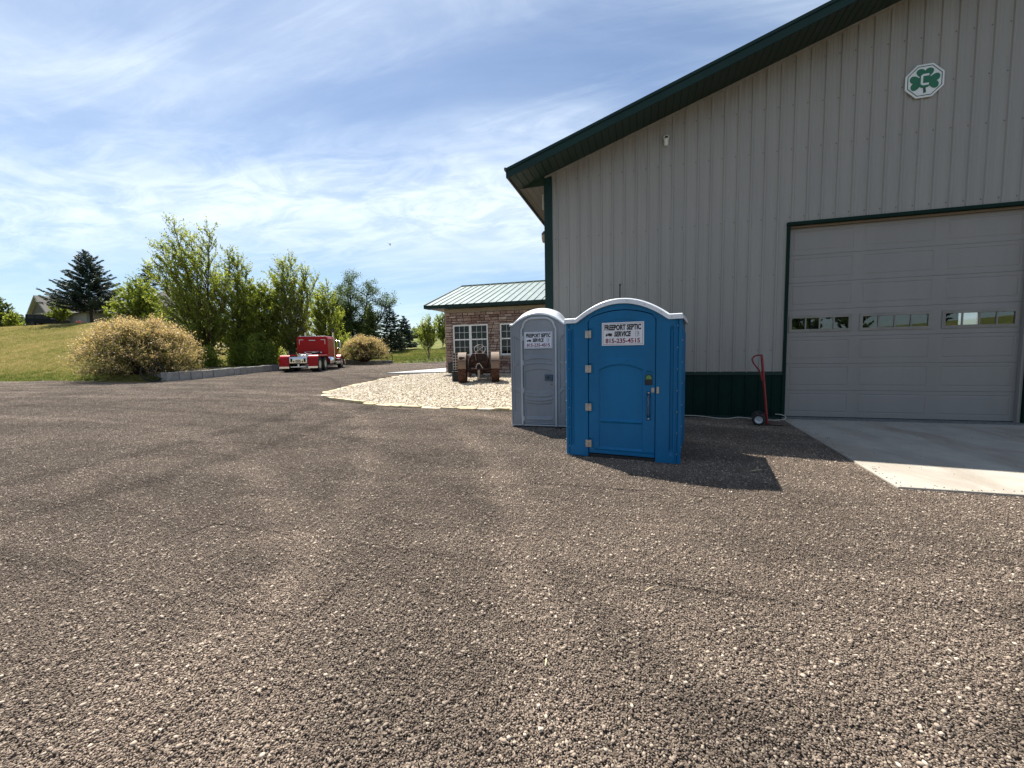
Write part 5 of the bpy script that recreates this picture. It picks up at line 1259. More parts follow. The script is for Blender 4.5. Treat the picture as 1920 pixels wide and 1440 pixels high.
for sx in (-1, 1):
    mb = MB(); mb.ext([(3.9, 1.75), (4.75, 1.75), (4.7, 2.25), (3.95, 2.28)], sx*1.002, sx*1.012, YZ); mb.build('cab_window', m_winglass, TK)
    mb = MB(); mb.tube([(sx*1.06, 3.70, .62), (sx*1.06, 3.70, 2.75), (sx*1.07, 3.68, 2.95)], .085, 12); st_ = mb.build('exhaust_stack', m_chrome, TK, smooth=True)
    mb = MB(); mb.tube([(sx*1.07, 3.68, 2.95), (sx*1.09, 3.60, 3.10), (sx*1.15, 3.45, 3.20)], .085, 12); mb.build('stack_tip', m_black, st_, smooth=True)
    mb = MB(); mb.lathe([(0, 1.75), (.30, 1.75), (.33, 1.79), (.33, 3.55), (.30, 3.6), (0, 3.6)], 24, (sx*.98, 0, .70), 'y'); mb.build('fuel_tank', m_chrome, TK, smooth=True)
    mb = MB(); mb.box(sx*1.0-.28, sx*1.0+.28, 3.62, 4.9, .42, .62); mb.box(sx*1.0-.28, sx*1.0+.28, 3.72, 4.8, .8, .84); mb.build('step', m_alu, TK, bevel=.02)
    mb = MB(); mb.tube([(sx*.98, 4.7, 2.3), (sx*1.30, 4.72, 2.3), (sx*1.30, 4.72, 1.7), (sx*.98, 4.7, 1.7)], .018, 6); mb.box(sx*1.30-.09, sx*1.30+.09, 4.68, 4.74, 1.72, 2.26); mb.build('mirror', m_chrome, TK, bevel=.01)
    mb = MB(); pr = [(5.75+.66*math.cos(R_(a)), .50+.66*math.sin(R_(a))) for a in range(190, -11, -20)]
    n = len(pr); xa, xb_ = sx*.70, sx*1.20
    mb.add([(x, y, z) for x in (xa, xb_-sx*.03) for y, z in pr]+[(xb_, y, z-.05) for y, z in pr]+[(xb_, 5.75+(y-5.75)*.93, .5+(z-.5)*.90) for y, z in pr], [(r_*n+i, r_*n+i+1, (r_+1)*n+i+1, (r_+1)*n+i) for r_ in range(3) for i in range(n-1)]); mb.build('front_fender', m_red, TK, smooth=True)
mb = MB(); mb.add([(-.80, 4.95, .95), (.80, 4.95, .95), (.80, 4.95, 1.82), (-.80, 4.95, 1.82), (-.58, 6.75, .62), (.58, 6.75, .62), (.58, 6.75, 1.62), (-.58, 6.75, 1.62)], [(0, 1, 2, 3), (4, 5, 6, 7), (0, 1, 5, 4), (1, 2, 6, 5), (2, 3, 7, 6), (3, 0, 4, 7)]); mb.build('hood', m_red, TK, bevel=.06)
mb = MB(); mb.box(-1.2, 1.2, 6.76, 6.86, .30, .68); mb.build('front_bumper', m_chrome, TK, bevel=.03)
mb = MB(); mb.box(-.24, .24, 1.815, 1.85, 2.24, 2.30); mb.build('cargo_light', m_alu, TK, bevel=.02)
mb = MB(); mb.tube([(-.42, 1.835, 1.43), (-.36, 1.83, 1.40), (.40, 1.83, 1.40), (.46, 1.835, 1.43)], .012, 6)
for x in (-.52, .60): mb.lathe([(.07, 1.848), (.06, 1.835), (0, 1.83)], 14, (x, 0, 1.34), 'y')
mb.build('grab_rail', m_alu, TK)
mb = MB()
for sx in (-1, 1): mb.box(sx*.92-.014, sx*.92+.014, 1.838, 1.849, 1.98, 2.34); mb.box(min(sx*.62, sx*.92), max(sx*.62, sx*.92), 1.838, 1.8485, 2.30, 2.33)
mb.build('reflective_strips', m_alu, TK)

# ------------------------------------------------------------------ house on the hill
HL = np.array([rt[0], rt[1]]); HL /= np.linalg.norm(HL); HF = np.array([fw[0], fw[1]]); HF /= np.linalg.norm(HF)
hd = HL*.45+HF*.893; hr = np.array([hd[1], -hd[0]]); HA = math.atan2(-hd[0], hd[1])       # ridge direction as local +y
HZ = 6.6
H = thing('house', 'grey gabled house on top of the grassy hill behind the dark spruce', 'house', (-115.7, 54.7, HZ), HA)
m_side = mat('house_siding', (.22, .215, .19), .7, 0, .06); m_gable = mat('gable_shingle', (.085, .085, .076), .8, 0, .12, 5); m_shing = mat('roof_shingle', (.075, .065, .058), .85, 0, .2, 5); m_htrim = mat('house_trim', (.30, .33, .30), .6); m_shut = mat('shutter_grey', (.10, .11, .13), .6)
hw, eav, pk = 4.6, 4.35, 7.75
mb = MB(); mb.box(-hw, hw, 0, 13, -1, eav); mb.build('wall', m_side, H)
mb = MB(); mb.ext([(-hw-.1, eav-.0), (hw+.1, eav-.0), (0, pk-.15)], -.06, .3, XZ); mb.build('gable', m_gable, H)
mb = MB()
for sx in (-1, 1):
    mb.add([(0, -.7, pk), (sx*(hw+.9), -.7, eav-.55), (sx*(hw+.9), 13.5, eav-.55), (0, 13.5, pk), (0, -.7, pk-.18), (sx*(hw+.9), -.7, eav-.73), (sx*(hw+.9), 13.5, eav-.73), (0, 13.5, pk-.18)], [(0, 1, 2, 3), (4, 5, 6, 7), (0, 4, 5, 1), (1, 5, 6, 2)])
mb.build('roof', m_shing, H)
mb = MB()
for sx in (-1, 1): mb.add([(0, -.74, pk+.02), (sx*(hw+.92), -.74, eav-.55), (sx*(hw+.92), -.74, eav-.85), (0, -.74, pk-.30)], [(0, 1, 2, 3)]); mb.add([(0, -.74, pk-.30), (sx*(hw+.92), -.74, eav-.85), (sx*(hw+.92), -.0, eav-.85), (0, -.0, pk-.30)], [(0, 1, 2, 3)])
mb.build('bargeboard', m_htrim, H)
for x in (-2.4, 1.6):
    mb = MB(); mb.box(x-.6, x+.6, -.06, .0, 1.7, 3.3); wn = mb.build('window', m_winglass, H)
    for q in (-1, 1): mb = MB(); mb.box(x+q*.82-.2, x+q*.82+.2, -.09, -.0, 1.65, 3.35); mb.build('shutter', m_shut, wn)
mb = MB(); mb.box(hw+.02, hw+7, 3, 12, -1, 4.0); mb.build('wall', m_side, H)
mb = MB(); cx_, cy_ = hw+4.0, 8.0; mb.add([(hw-1.2, 2.2, 3.95), (hw+9, 2.2, 3.95), (hw+9, 14, 3.95), (hw-1.2, 14, 3.95), (cx_, cy_, 8.2)], [(0, 1, 4), (1, 2, 4), (2, 3, 4), (3, 0, 4)]); mb.build('roof', m_shing, H)
# main block seen above the trees
H2 = thing('house', 'taller hip-roofed house wing showing through the birch tops on the hill', 'house', (-98.6, 63.1, 6.4), HA)
mb = MB(); mb.box(-6, 6, 0, 10, -1, 5.2); mb.build('wall', m_side, H2)
mb = MB(); mb.add([(-6.8, -.8, 5.1), (6.8, -.8, 5.1), (6.8, 10.8, 5.1), (-6.8, 10.8, 5.1), (-1.5, 5, 10.4), (1.5, 5, 10.4)], [(0, 1, 5, 4), (1, 2, 5), (2, 3, 4, 5), (3, 0, 4)]); mb.build('roof', m_shing, H2)
for x in (-3.5, 0, 3.5): mb = MB(); mb.box(x-.6, x+.6, -.05, .0, 1.2, 2.8); mb.build('window', m_winglass, H2)

# dark off-road car and small things on the crest
m_carp = mat('black_car_paint', (.006, .007, .009), .45, 0, .05, spec=.15)
CR = thing('parked_car', 'black boxy off-road car with a rear spare wheel parked before the house', 'car', (-89.3, 43.0, float(lawn_z(-89.3, 43.0))+.12), math.atan2(HL[1], HL[0])+R_(12))
mb = MB(); mb.ext([(-2.3, .42), (2.3, .42), (2.35, 1.02), (1.0, 1.10), (.75, 1.78), (-2.2, 1.82), (-2.32, 1.05)], -.9, .9, lambda a, b_, t: (a, t, b_)); mb.build('body', m_carp, CR, bevel=.05)
mb = MB()
for y in (-.905, .905):
    for a, b_ in ((-1.95, -1.1), (-1.0, -.15), (-.05, .62)): mb.ext([(a, 1.14), (b_, 1.14), (b_-.02, 1.66), (a+.02, 1.66)], y-.004, y+.004, lambda a, b_, t: (a, t, b_))
mb.build('side_windows', mat('dark_car_glass', (.01, .011, .013), .25, 0, .05, spec=.25), CR)
for x in (-1.45, 1.5):
    for y in (-.82, .82):
        mb = MB(); mb.lathe([(.2, -.12), (.36, -.12), (.38, -.08), (.38, .08), (.36, .12), (.2, .12)], 20, (x, y, .38), 'y', False); wh = mb.build('wheel', m_tyre, CR)
        mb = MB(); mb.lathe([(0, -.125), (.2, -.125), (.2, .125), (0, .125)], 16, (x, y, .38), 'y'); mb.build('rim', m_black, wh)
mb = MB(); mb.lathe([(.0, -2.46), (.34, -2.46), (.36, -2.40), (.36, -2.33), (0, -2.33)], 20, (0, 0, 1.05), 'x'); mb.build('spare_wheel', m_tyre, CR)
FP = thing('flower_pot', 'white pot of red flowers on the crest by the spruce', 'flower pot', (-83.6, 43.85, float(lawn_z(-83.6, 43.85))))
mb = MB(); mb.lathe([(0, 0), (.22, 0), (.30, .42), (.33, .44), (.26, .44), (0, .40)], 16); mb.build('pot', m_white, FP, smooth=True)
gq = np.random.RandomState(5); v, f = stones_np(np.column_stack([gq.uniform(-.28, .28, 40), gq.uniform(-.28, .28, 40), gq.uniform(.44, .78, 40)]), gq.uniform(.05, .09, 40), gq, 1.0)
from_np('flowers', v, f, mat('red_petals', (.40, .03, .03), .6), FP)
for k, (x, y, r, lab) in enumerate(((-110.5, 52.3, .42, 'left grey boulder lying on the hilltop near the small tree'), (-101.2, 48.4, .55, 'right grey boulder lying on the hilltop behind the black car'))):
    v, f = stones_np(np.zeros((1, 3)), np.array([r]), gq, .7); o = from_np('boulder', v, f, m_block); o.location = (x, y, float(lawn_z(x, y))+.1); tag(o, lab, 'boulder')

# ------------------------------------------------------------------ trees
def leaf_mat(name, cols, trans=.35, tone=True):
    m = bpy.data.materials.new(name); m.use_nodes = True; t, p = nodes(m); o = t.nodes['Material Output']
    at = N(t, 'ShaderNodeAttribute'); at.attribute_name = 'tone'; gi = N(t, 'ShaderNodeNewGeometry')
    f = mth(t, 'ADD', at.outputs['Fac'], mth(t, 'MULTIPLY', mth(t, 'SUBTRACT', gi.outputs['Random Per Island'], .5), .35))
    c = ramp(t, f, cols); L(t, c, p.inputs['Base Color']); p.inputs['Roughness'].default_value = .5; p.inputs['Specular IOR Level'].default_value = .3
    tr = N(t, 'ShaderNodeBsdfTranslucent'); br = N(t, 'ShaderNodeMixRGB', blend_type='MULTIPLY'); br.inputs[0].default_value = 1; L(t, c, br.inputs[1]); br.inputs[2].default_value = (1.75, 1.7, .95, 1); L(t, br.outputs[0], tr.inputs[0])
    mx = N(t, 'ShaderNodeMixShader'); mx.inputs[0].default_value = trans; L(t, p.outputs[0], mx.inputs[1]); L(t, tr.outputs[0], mx.inputs[2]); L(t, mx.outputs[0], o.inputs[0]); return m
m_birch = leaf_mat('birch_leaves', [(0, (.060, .090, .016)), (.35, (.130, .170, .030)), (.7, (.225, .255, .052)), (1, (.34, .35, .12))], .55)
m_dull = leaf_mat('dull_green_leaves', [(0, (.032, .055, .018)), (.4, (.070, .105, .030)), (.8, (.13, .165, .048)), (1, (.20, .22, .075))], .38)
m_spr = leaf_mat('spruce_needles', [(0, (.012, .022, .018)), (.4, (.026, .046, .038)), (.8, (.055, .085, .070)), (1, (.09, .125, .105))], .12)
m_pine = leaf_mat('pine_needles', [(0, (.010, .020, .011)), (.4, (.022, .040, .018)), (.8, (.045, .070, .030)), (1, (.07, .095, .045))], .12)
m_wil = leaf_mat('dappled_willow_leaves', [(0, (.060, .080, .020)), (.36, (.135, .140, .045)), (.56, (.30, .235, .125)), (.80, (.49, .36, .235)), (1, (.62, .48, .34))], .34)
m_lime = leaf_mat('bright_green_leaves', [(0, (.065, .10, .014)), (.5, (.15, .19, .028)), (1, (.26, .29, .06))], .42)
m_bark = mat('bark', (.045, .036, .030), .9, 0, .3, 6); m_barkp = mat('pale_bark', (.16, .135, .115), .85, 0, .4, 6); m_redbark = mat('reddish_bark', (.085, .035, .026), .85, 0, .3, 6)
def leaves(name, C, size, m, parent, tone, g, asp=.5, axis=None, ax_w=0.0):
    n = len(C); u = g.normal(size=(n, 3))
    if axis is not None: u = u*(1-ax_w)+axis*ax_w*1.7
    u /= np.linalg.norm(u, axis=1)[:, None]+1e-9; w = g.normal(size=(n, 3)); v = np.cross(u, w); v /= np.linalg.norm(v, axis=1)[:, None]+1e-9
    s = size*g.uniform(.65, 1.35, (n, 1))*.5; a = u*s; b_ = v*s*asp
    V = np.stack([C+a, C+b_+a*.1, C-a, C-b_+a*.1], 1).reshape(-1, 3); F = np.arange(n*4).reshape(-1, 4)
    return from_np(name, V, F, m, parent, attr={'tone': np.repeat(tone, 4)})
class Wood:
    def __init__(s): s.mb = MB()
    def add(s, pts, r0_, r1_, n=5):
        k = len(pts); s.mb.tube(pts, [max(.004, r0_+(r1_-r0_)*i/(k-1)) for i in range(k)], n, cap=False)
def curve(p0, d, ln, n, bend, g, wob=.05):
    """polyline from p0 along d, bending towards 'bend' per metre"""
    pts = [np.array(p0, float)]; d = np.array(d, float)/np.linalg.norm(d); st = ln/(n-1)
    for i in range(n-1):
        d = d+np.array(bend)*st+g.normal(size=3)*wob; d /= np.linalg.norm(d); pts.append(pts[-1]+d*st)
    return np.array(pts)
def upright(name, label, cat, base, tops, seed, nleaf, lm, bark, leaf=.13, blen=2.0, low=.12, elev=52, group=None, wind=(-.17, -.02, .14), asp=.5, prof=None, tw=.85, dens=None, r0=.10):
    """birch-like tree: stems rise from one base, side limbs sweep up, twigs carry the leaves"""
    g = np.random.RandomState(seed); T = thing(name, label, cat, tuple(base), 0, group); w = Wood(); Ls, To, Ax = [], [], []
    tot = sum(np.linalg.norm(np.array(t_)-np.array(base)) for t_ in tops)
    for ti, top in enumerate(tops):
        tp = np.array(top)-np.array(base); Hh = np.linalg.norm(tp); n = 12; u = np.linspace(0, 1, n)[:, None]
        side = np.array([tp[0], tp[1], 0]); P = np.concatenate([side[None, :2]*(u**1.25), tp[2]*u**.97], 1)+np.concatenate([.10*np.sin(u*5+ti)*u*(1-u)*3, .08*np.cos(u*4+ti*2)*u*(1-u)*3, 0*u], 1)
        w.add([tuple(p_) for p_ in P], r0*Hh/10, .012, 7)
        nb = int(Hh*5.2); k_leaf = nleaf*Hh/tot; wts = []; brs = []
        for b in range(nb):
            t0 = low+(1-low)*((b+g.uniform(0, 1))/nb); i = t0*(n-1); i0 = min(int(i), n-2); p0 = P[i0]+(P[i0+1]-P[i0])*(i-i0)
            pr = prof(t0) if prof else (math.sin(math.pi*min(1, .18+.80*t0))**.8*(1.08-.62*t0))
            ln = blen*pr*g.uniform(.6, 1.2)*(Hh/9)**.5+.25; az_ = b*2.399+g.uniform(-.5, .5); e = R_(elev+g.uniform(-14, 14)-14*(1-t0))
            d = np.array([math.cos(az_)*math.cos(e), math.sin(az_)*math.cos(e), math.sin(e)])
            C = curve(p0, d, ln, 6, wind, g, .06); w.add([tuple(p_) for p_ in C], .012+.010*ln, .004, 4); brs.append(C); wts.append(ln)
        brs.append(P[-5:]); wts.append(1.2)
        wts = np.array(wts)/sum(wts)
        for C, wt in zip(brs, wts):
            m_ = max(3, int(k_leaf*wt)); ntw = max(2, m_//14)
            for q in range(ntw):
                s = g.uniform(.15, 1.0); i = s*(len(C)-1); i0 = min(int(i), len(C)-2); p0 = C[i0]+(C[i0+1]-C[i0])*(i-i0); dd = C[i0+1]-C[i0]; dd = dd/np.linalg.norm(dd)
                dd = dd*.9+g.normal(size=3)*.36+np.array(wind)*1.6+np.array([0, 0, .22]); dd /= np.linalg.norm(dd); tl = tw*g.uniform(.35, 1.1)
                cnt_ = max(2, m_//ntw); x = p0+dd*np.linspace(0, tl, cnt_)[:, None]+g.normal(size=(cnt_, 3))*.04; Ls.append(x); hz = (x[:, 2]/tp[2])
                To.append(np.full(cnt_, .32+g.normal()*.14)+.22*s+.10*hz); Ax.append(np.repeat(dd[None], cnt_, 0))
    w.mb.build('trunk', bark, T, smooth=True)
    leaves('crown', np.concatenate(Ls), leaf, lm, T, np.concatenate(To), g, asp, np.concatenate(Ax), .35)
    return T
def conifer(name, label, base, h, rad, seed, nl, m, group=None, open_=.0, skirt=.06, leaf=.42, droop=.18, asp=.22, dens=3.4, wid=.30):
    g = np.random.RandomState(seed); T = thing(name, label, 'conifer', tuple(base), 0, group); w = Wood(); w.add([(0, 0, -.2), (0, 0, h*.5), (0, 0, h)], h*.02, .02, 8)
    brs = []; nlev = int(h*dens)
    for lv in range(nlev):
        t_ = (lv+g.uniform(-.2, .2))/nlev; z = h*(skirt+(1-skirt)*t_); r = rad*((1-t_)**.82)*g.uniform(.72, 1.12)+.12
        nbr = 7 if t_ < .7 else 5
        for k in range(nbr):
            if g.uniform() < open_: continue
            a = 2*math.pi*(k/nbr)+lv*1.1+g.uniform(-.3, .3); rr_ = r*g.uniform(.72, 1.12); e = R_(8+38*t_*t_); d = (math.cos(a)*math.cos(e), math.sin(a)*math.cos(e), math.sin(e))
            C = curve((0, 0, z), d, rr_, 5, (0, 0, -droop/max(.6, rr_)), g, .03); C[-1, 2] += .10*rr_*.4; w.add([tuple(p_) for p_ in C], .012+.012*rr_, .006, 4); brs.append((C, rr_, t_))
    tot = sum(b[1]**1.3 for b in brs); Ls, To, Ax = [], [], []
    for C, rr_, t_ in brs:
        m_ = max(6, int(nl*rr_**1.3/tot)); s = g.uniform(.12, 1.0, m_)**.75; i = s*(len(C)-1); i0 = np.minimum(i.astype(int), len(C)-2); p0 = C[i0]+(C[i0+1]-C[i0])*(i-i0)[:, None]
        dr = (C[-1]-C[0]); dr = dr/np.linalg.norm(dr); sd = np.cross(dr, [0, 0, 1]); wdt = rr_*wid*(1.05-s)+.08; q = g.uniform(-1, 1, m_)
        x = p0+sd[None]*(q*wdt)[:, None]+np.array([0, 0, -1])*(np.abs(q)*wdt*.35+g.uniform(0, .10, m_))[:, None]+g.normal(size=(m_, 3))*.03
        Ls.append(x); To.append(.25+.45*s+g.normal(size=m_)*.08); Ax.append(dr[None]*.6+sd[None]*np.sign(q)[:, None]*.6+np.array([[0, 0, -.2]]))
    w.mb.build('trunk', m_bark, T, smooth=True)
    leaves('crown', np.concatenate(Ls), leaf, m, T, np.concatenate(To), g, asp, np.concatenate(Ax), .75)
    return T
def old_tree(label, base, tops, seed, nl):
    """broad old tree: a few thick crooked limbs with foliage in separate clumps"""
    g = np.random.RandomState(seed); T = thing('old_tree', label, 'tree', tuple(base)); w = Wood(); Ls, To = [], []
    tips = []
    trunk = curve((0, 0, -.2), (.05, 0, 1), 1.6, 4, (0, 0, 0), g, .03); w.add([tuple(p_) for p_ in trunk], .62, .55, 9)
    for top in tops:
        tp = np.array(top)-np.array(base); p0 = trunk[-1]; v = tp-p0; ln = np.linalg.norm(v); n = 9; u = np.linspace(0, 1, n)[:, None]
        mid = np.array([v[0]*.75, v[1]*.75, v[2]*.32]); P = p0+(2*u*(1-u))*mid+u*u*v+np.sin(u*9+seed)*.12*np.array([[1, .5, .3]]); w.add([tuple(p_) for p_ in P], .30, .05, 7)
        for b in range(13):
            s = g.uniform(.25, 1.0); i = s*(n-1); i0 = min(int(i), n-2); q0 = P[i0]+(P[i0+1]-P[i0])*(i-i0); d = g.normal(size=3); d[2] = abs(d[2])*.8+.25
            C = curve(q0, d, g.uniform(1.2, 2.8), 6, (0, 0, .08), g, .16); w.add([tuple(p_) for p_ in C], .08, .012, 5); tips.append(C)
            for c2 in range(3):
                j = g.randint(2, 6); d2 = g.normal(size=3); d2[2] += .3; C2 = curve(C[j], d2, g.uniform(.7, 1.5), 5, (0, 0, -.1), g, .15); w.add([tuple(p_) for p_ in C2], .03, .006, 4); tips.append(C2)
    per = nl//len(tips)
    for C in tips:
        tn = .35+g.normal()*.16
        s = g.uniform(.25, 1.05, per); i = np.clip(s*(len(C)-1), 0, len(C)-1.001); i0 = i.astype(int); x = C[i0]+(C[i0+1]-C[i0])*(i-i0)[:, None]+g.normal(size=(per, 3))*np.array([.30, .30, .24]); Ls.append(x); To.append(tn+.12*g.normal(size=per)+.1*(x[:, 2]-x[:, 2].mean()))
    w.mb.build('trunk', m_bark, T, smooth=True); leaves('crown', np.concatenate(Ls), .18, m_dull, T, np.concatenate(To), g, .5); return T
def fountain(label, base, rx, ry, h, seed, nl, ncane=190, leaf=.115):
    """dappled willow: hundreds of canes arching out of one stool, cream-pink at the tips"""
    g = np.random.RandomState(seed); T = thing('willow_bush', label, 'bush', tuple(base)); w = Wood(); Ls, To, Ax = [], [], []
    for k in range(int(ncane*1.45)):
        a = g.uniform(0, 6.283); q = math.sqrt(g.uniform(0, 1)) if k < ncane else g.uniform(.78, 1.0); ex, ey = rx*q*math.cos(a), ry*q*math.sin(a)
        ez = h*(max(0, 1-(q**3.2)*.86))**.62*g.uniform(.84, 1.05); ez = ez if k < ncane else h*g.uniform(.08, .50)
        P0 = np.array([.35*q*math.cos(a), .35*q*math.sin(a), 0]); E = np.array([ex, ey, ez]); Mid = np.array([ex*.40, ey*.40, ez*1.05+.1])
        u = np.linspace(0, 1, 8)[:, None]; P = (1-u)**2*P0+2*u*(1-u)*Mid+u*u*E+g.normal(size=(8, 3))*.03; w.add([tuple(p_) for p_ in P], .022, .004, 4)
        m_ = int(nl/ncane/1.2)
        for j in range(max(1, m_//9)):
            s = g.uniform(.30, 1.0)**.62; i = s*7; i0 = min(int(i), 6); p0 = P[i0]+(P[i0+1]-P[i0])*(i-i0); dd = P[i0+1]-P[i0]; dd = dd/np.linalg.norm(dd)*.6+g.normal(size=3)*.5+np.array([0, 0, .25]); dd /= np.linalg.norm(dd)
            x = p0+dd*np.linspace(0, g.uniform(.25, .6), 9)[:, None]+g.normal(size=(9, 3))*.05; Ls.append(x); Ax.append(np.repeat(dd[None], 9, 0))
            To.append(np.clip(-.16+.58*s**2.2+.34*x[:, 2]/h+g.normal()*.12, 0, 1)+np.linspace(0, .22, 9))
    X = np.concatenate(Ls); keep = X[:, 2] > .22; w.mb.build('stems', m_redbark, T); leaves('foliage', X[keep], leaf, m_wil, T, np.concatenate(To)[keep], g, .42, np.concatenate(Ax)[keep], .4); return T
gA = 'leafy trees in a row behind the block wall'
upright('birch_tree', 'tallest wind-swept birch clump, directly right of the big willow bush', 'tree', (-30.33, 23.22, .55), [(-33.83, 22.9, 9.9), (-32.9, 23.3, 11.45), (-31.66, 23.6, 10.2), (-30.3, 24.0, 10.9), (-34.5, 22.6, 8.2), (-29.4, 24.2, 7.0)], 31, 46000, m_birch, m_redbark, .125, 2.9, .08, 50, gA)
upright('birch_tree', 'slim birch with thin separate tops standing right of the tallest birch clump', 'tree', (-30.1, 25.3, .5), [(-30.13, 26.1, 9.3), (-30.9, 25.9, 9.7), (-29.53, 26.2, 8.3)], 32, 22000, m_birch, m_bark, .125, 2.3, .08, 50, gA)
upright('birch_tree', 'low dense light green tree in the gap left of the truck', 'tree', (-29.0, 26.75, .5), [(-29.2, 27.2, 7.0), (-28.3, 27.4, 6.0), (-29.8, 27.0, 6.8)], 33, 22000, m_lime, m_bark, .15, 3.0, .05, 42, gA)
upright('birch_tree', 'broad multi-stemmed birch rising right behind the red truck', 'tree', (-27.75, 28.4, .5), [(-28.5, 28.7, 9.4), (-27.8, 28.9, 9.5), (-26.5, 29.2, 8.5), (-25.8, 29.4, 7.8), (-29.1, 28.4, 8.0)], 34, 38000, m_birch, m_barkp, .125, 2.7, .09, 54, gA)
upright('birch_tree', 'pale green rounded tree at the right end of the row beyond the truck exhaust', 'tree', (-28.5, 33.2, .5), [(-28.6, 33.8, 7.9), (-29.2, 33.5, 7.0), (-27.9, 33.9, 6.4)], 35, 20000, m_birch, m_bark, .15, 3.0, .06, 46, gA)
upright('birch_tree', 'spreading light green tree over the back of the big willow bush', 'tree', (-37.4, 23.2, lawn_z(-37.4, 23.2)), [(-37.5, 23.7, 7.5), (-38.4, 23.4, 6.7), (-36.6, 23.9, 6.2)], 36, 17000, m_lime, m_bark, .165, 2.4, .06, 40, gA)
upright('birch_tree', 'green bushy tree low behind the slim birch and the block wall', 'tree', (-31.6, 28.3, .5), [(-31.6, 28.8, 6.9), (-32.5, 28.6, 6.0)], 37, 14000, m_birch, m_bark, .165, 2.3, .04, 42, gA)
def mound(label, base, r, h, seed, nl, m, leaf=.15):
    g = np.random.RandomState(seed); T = thing('green_shrub', label, 'shrub', tuple(base)); n = nl; d = g.normal(size=(n, 3)); d[:, 2] = abs(d[:, 2]); d /= np.linalg.norm(d, axis=1)[:, None]
    lob = 1+.22*np.sin(d[:, 0]*7+seed)*np.sin(d[:, 1]*6+seed*2); q = g.uniform(.35, 1, n)**.45*lob; C = d*q[:, None]*np.array([r, r, h])+np.array([0, 0, .1]); w = Wood()
    for k in range(9):
        a = k*.7; w.add([(0, 0, -.1), (r*.3*math.cos(a), r*.3*math.sin(a), h*.4), (r*.6*math.cos(a), r*.6*math.sin(a), h*.75)], .03, .006, 4)
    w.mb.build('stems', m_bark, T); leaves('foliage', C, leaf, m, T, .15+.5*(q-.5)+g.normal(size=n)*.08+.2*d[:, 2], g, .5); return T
mound('leafy green shrub on the block wall just left of the truck', (-28.05, 25.0, .6), 1.75, 2.2, 3, 5200, m_lime)
mound('leafy green shrub between the birch trunks above the block wall', (-29.2, 21.6, .6), 1.5, 1.7, 4, 4200, m_lime)
mound('dense shrub between the big willow bush and the tallest birch trunks', (-31.2, 21.2, .9), 2.1, 2.7, 6, 6500, m_birch)
mound('leafy shrub filling the gap between the slim birch and the truck birch', (-29.6, 26.2, .6), 1.9, 3.4, 9, 7500, m_birch)
mound('broad green shrub behind the cab of the red truck', (-29.9, 30.8, .6), 1.9, 2.9, 5, 5200, m_birch)
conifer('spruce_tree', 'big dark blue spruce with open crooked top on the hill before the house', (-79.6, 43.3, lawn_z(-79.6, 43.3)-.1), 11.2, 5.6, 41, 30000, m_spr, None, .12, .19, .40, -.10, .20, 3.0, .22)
gC = 'dark conifers beyond the yard'
conifer('conifer_tree', 'dark conifer hidden behind the tallest birch clump', (-42.6, 27.6, lawn_z(-42.6, 27.6)), 8.3, 2.6, 42, 5200, m_pine, gC)
conifer('conifer_tree', 'dark conifer peeking out between the slim birch and the truck birch', (-35.2, 31.0, lawn_z(-35.2, 31)), 7.2, 2.2, 43, 4800, m_pine, gC)
conifer('conifer_tree', 'olive conifer in front of the old tree, leftmost of the far conifers', (-36.5, 51.8, lawn_z(-36.5, 51.8)), 7.1, 2.3, 44, 5200, m_dull, gC)
conifer('conifer_tree', 'wide dark conifer right of the old tree, middle of the far conifers', (-35.0, 54.3, lawn_z(-35.0, 54.3)), 6.8, 2.9, 45, 5600, m_pine, gC)
conifer('conifer_tree', 'slender dark blue conifer standing alone, rightmost of the far conifers', (-35.2, 58.5, lawn_z(-35.2, 58.5)), 5.3, 2.2, 46, 5200, m_spr, gC, 0, .1)
old_tree('large old crooked tree with clumped crown beyond the second willow bush', (-40.4, 52.7, lawn_z(-40.4, 52.7)), [(-43.2, 52.7, 10.9), (-41.0, 53.4, 11.9), (-38.5, 54.1, 10.5), (-36.0, 54.8, 8.4), (-44.4, 52.2, 9.2), (-40.2, 52.0, 9.8), (-37.4, 53.5, 6.8), (-43.6, 52.4, 7.0), (-41.2, 52.8, 6.6)], 51, 44000)
upright('young_tree', 'small multi-stemmed tree alone on the lawn left of the stone building', 'tree', (-23.0, 43.3, lawn_z(-23, 43.3)), [(-23.6, 43.4, 4.8), (-23.0, 43.6, 5.3), (-22.35, 43.8, 4.5), (-24.1, 43.1, 3.7)], 38, 6500, m_birch, m_barkp, .15, 1.25, .30, 58, None, (0, 0, .1))
upright('leafy_tree', 'round green tree half hidden by the stone building corner', 'tree', (-31.3, 63.9, lawn_z(-31.3, 63.9)), [(-32.0, 64.1, 7.4), (-31.0, 64.4, 7.6), (-30.3, 64.4, 6.5)], 39, 9500, m_lime, m_bark, .20, 2.3, .10, 45, None, (0, 0, .1))
upright('ornamental_tree', 'small bright green tree before the black car and the spruce', 'tree', (-86.9, 43.1, lawn_z(-86.9, 43.1)), [(-86.9, 43.3, 10.2), (-87.6, 43.0, 9.3), (-86.1, 43.5, 9.3)], 40, 5200, m_lime, m_bark, .20, 2.0, .28, 35, None, (0, 0, 0))
upright('round_tree', 'dark round tree at the far left edge of the hilltop', 'tree', (-131.0, 55.3, lawn_z(-131, 55.3)), [(-131, 55.6, 14.6), (-133, 55, 13.5), (-129.2, 56, 13.2)], 47, 9000, m_dull, m_bark, .30, 3.0, .15, 45, None, (0, 0, 0))
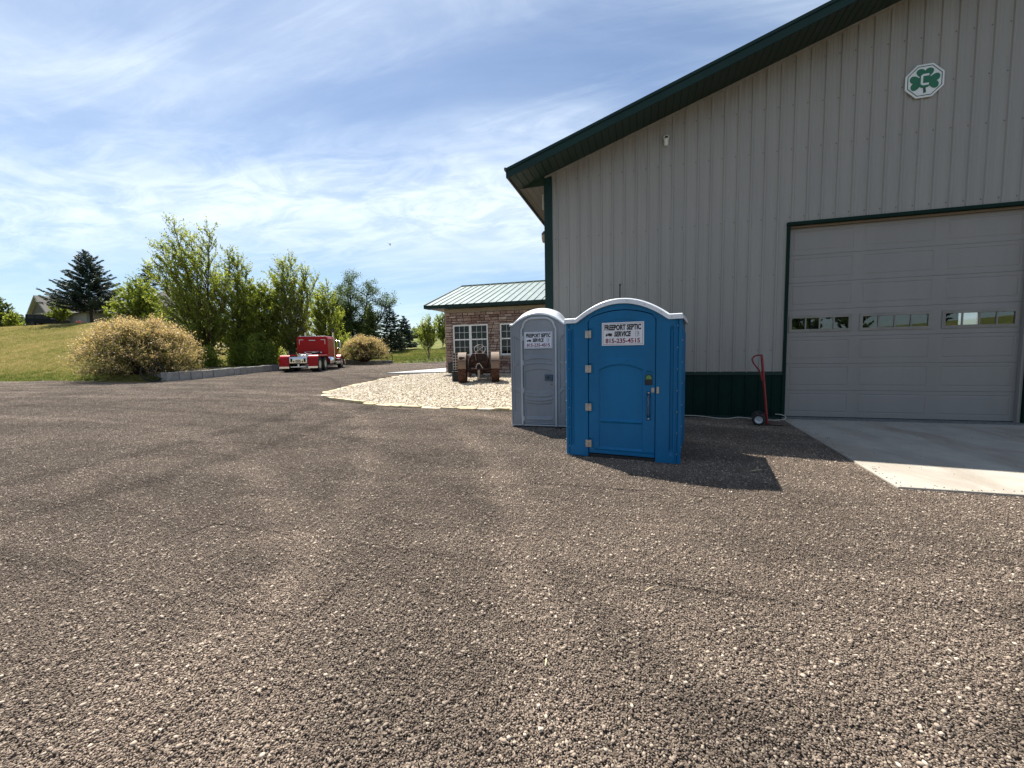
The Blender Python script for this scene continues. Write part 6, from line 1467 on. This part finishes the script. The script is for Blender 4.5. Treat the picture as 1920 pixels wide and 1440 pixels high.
upright('round_tree', 'little loose tree right of the dark round tree on the far left hilltop', 'tree', (-121.6, 52.9, lawn_z(-121.6, 52.9)), [(-121.6, 53, 11.0), (-122.3, 52.8, 10.3), (-120.7, 53.2, 10.1)], 48, 4200, m_birch, m_bark, .26, 1.7, .1, 40, None, (0, 0, 0))
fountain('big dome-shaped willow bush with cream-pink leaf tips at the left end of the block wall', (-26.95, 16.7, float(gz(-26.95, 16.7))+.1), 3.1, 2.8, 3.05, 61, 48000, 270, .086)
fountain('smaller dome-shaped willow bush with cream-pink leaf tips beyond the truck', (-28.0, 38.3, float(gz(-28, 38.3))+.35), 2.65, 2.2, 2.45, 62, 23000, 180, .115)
# a hedge of shade under the first willow: nothing needed, the canes shade themselves
# far woods that read as one mass
def woods(name, x0, y0, x1, y1, n, h, seed, zoff=0):
    g = np.random.RandomState(seed); C = []; To = []
    for k in range(n):
        u = (k+g.uniform(0, 1))/n; x, y = x0+(x1-x0)*u+g.normal()*3, y0+(y1-y0)*u+g.normal()*3; hh = h*g.uniform(.6, 1.2); r = hh*.45; z = float(lawn_z(x, y))+zoff
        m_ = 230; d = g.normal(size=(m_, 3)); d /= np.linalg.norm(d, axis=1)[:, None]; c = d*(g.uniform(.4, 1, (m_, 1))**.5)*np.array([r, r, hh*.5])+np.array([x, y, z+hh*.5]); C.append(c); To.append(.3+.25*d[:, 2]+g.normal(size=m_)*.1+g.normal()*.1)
    o = leaves(name, np.concatenate(C), h*.16, m_dull, None, np.concatenate(To), g, .7); o['kind'] = 'stuff'; return o
woods('distant_wood', -178, 72, -138, 88, 26, 6.5, 71, 0)
woods('distant_wood', -150, 82, -90, 120, 24, 6, 73, 0)
mound('leafy shrub at the foot of the old tree beyond the truck', (-34.5, 43.5, .8), 2.6, 2.6, 7, 5200, m_dull, .2)
mound('rounded green shrub between the truck cab and the far willow bush', (-31.8, 39.6, .6), 2.0, 3.0, 8, 5200, m_birch, .17)
woods('distant_wood', -75, 110, 20, 128, 60, 5.5, 72, -1.5)
# trees on the far side of the yard, mirrored in the door panes
for k, (x, y, h, s_, lab) in enumerate(((17.5, -34, 6.8, 3, 'broad tree behind the camera, left of the three mirrored in the door panes'), (23.0, -36, 7.4, 4, 'round tree behind the camera, middle of the three mirrored in the door panes'), (29.0, -33, 6.2, 5, 'low tree behind the camera, right of the three mirrored in the door panes'))):
    z = float(lawn_z(x, y)); upright('yard_tree', lab, 'tree', (x, y, z), [(x-1, y, z+h*.9), (x, y, z+h), (x+1.2, y+.3, z+h*.85)], 80+s_, 5200, m_dull, m_bark, .32, 2.6, .2, 40, 'trees on the far side of the yard', (0, 0, 0))
# bird
m_bird = mat('bird_dark', (.03, .03, .033), .7)
BD = thing('bird', 'small dark bird flying in the sky above the lawn', 'bird', (-22.76, 35.9, 11.9), R_(40))
mb = MB(); mb.lathe([(0, -.16), (.025, -.12), (.045, 0), (.035, .08), (.03, .11), (0, .16)], 10, (0, 0, 0), 'y'); b_o = mb.build('body', m_bird, BD, smooth=True); b_o.rotation_euler = (R_(-35), 0, 0)
for sx in (-1, 1):
    mb = MB(); mb.add([(sx*.02, .05, 0), (sx*.16, .09, .12), (sx*.34, -.04, .20), (sx*.17, -.04, .10), (sx*.02, -.07, 0), (sx*.16, .03, .105)], [(0, 1, 5), (1, 2, 5), (2, 3, 5), (3, 4, 5), (4, 0, 5)]); mb.build('wing', m_bird, BD)
mb = MB(); mb.add([(-.02, -.12, -.07), (.02, -.12, -.07), (.06, -.27, -.17), (-.06, -.27, -.17)], [(0, 1, 2, 3)]); mb.build('tail', m_bird, BD)
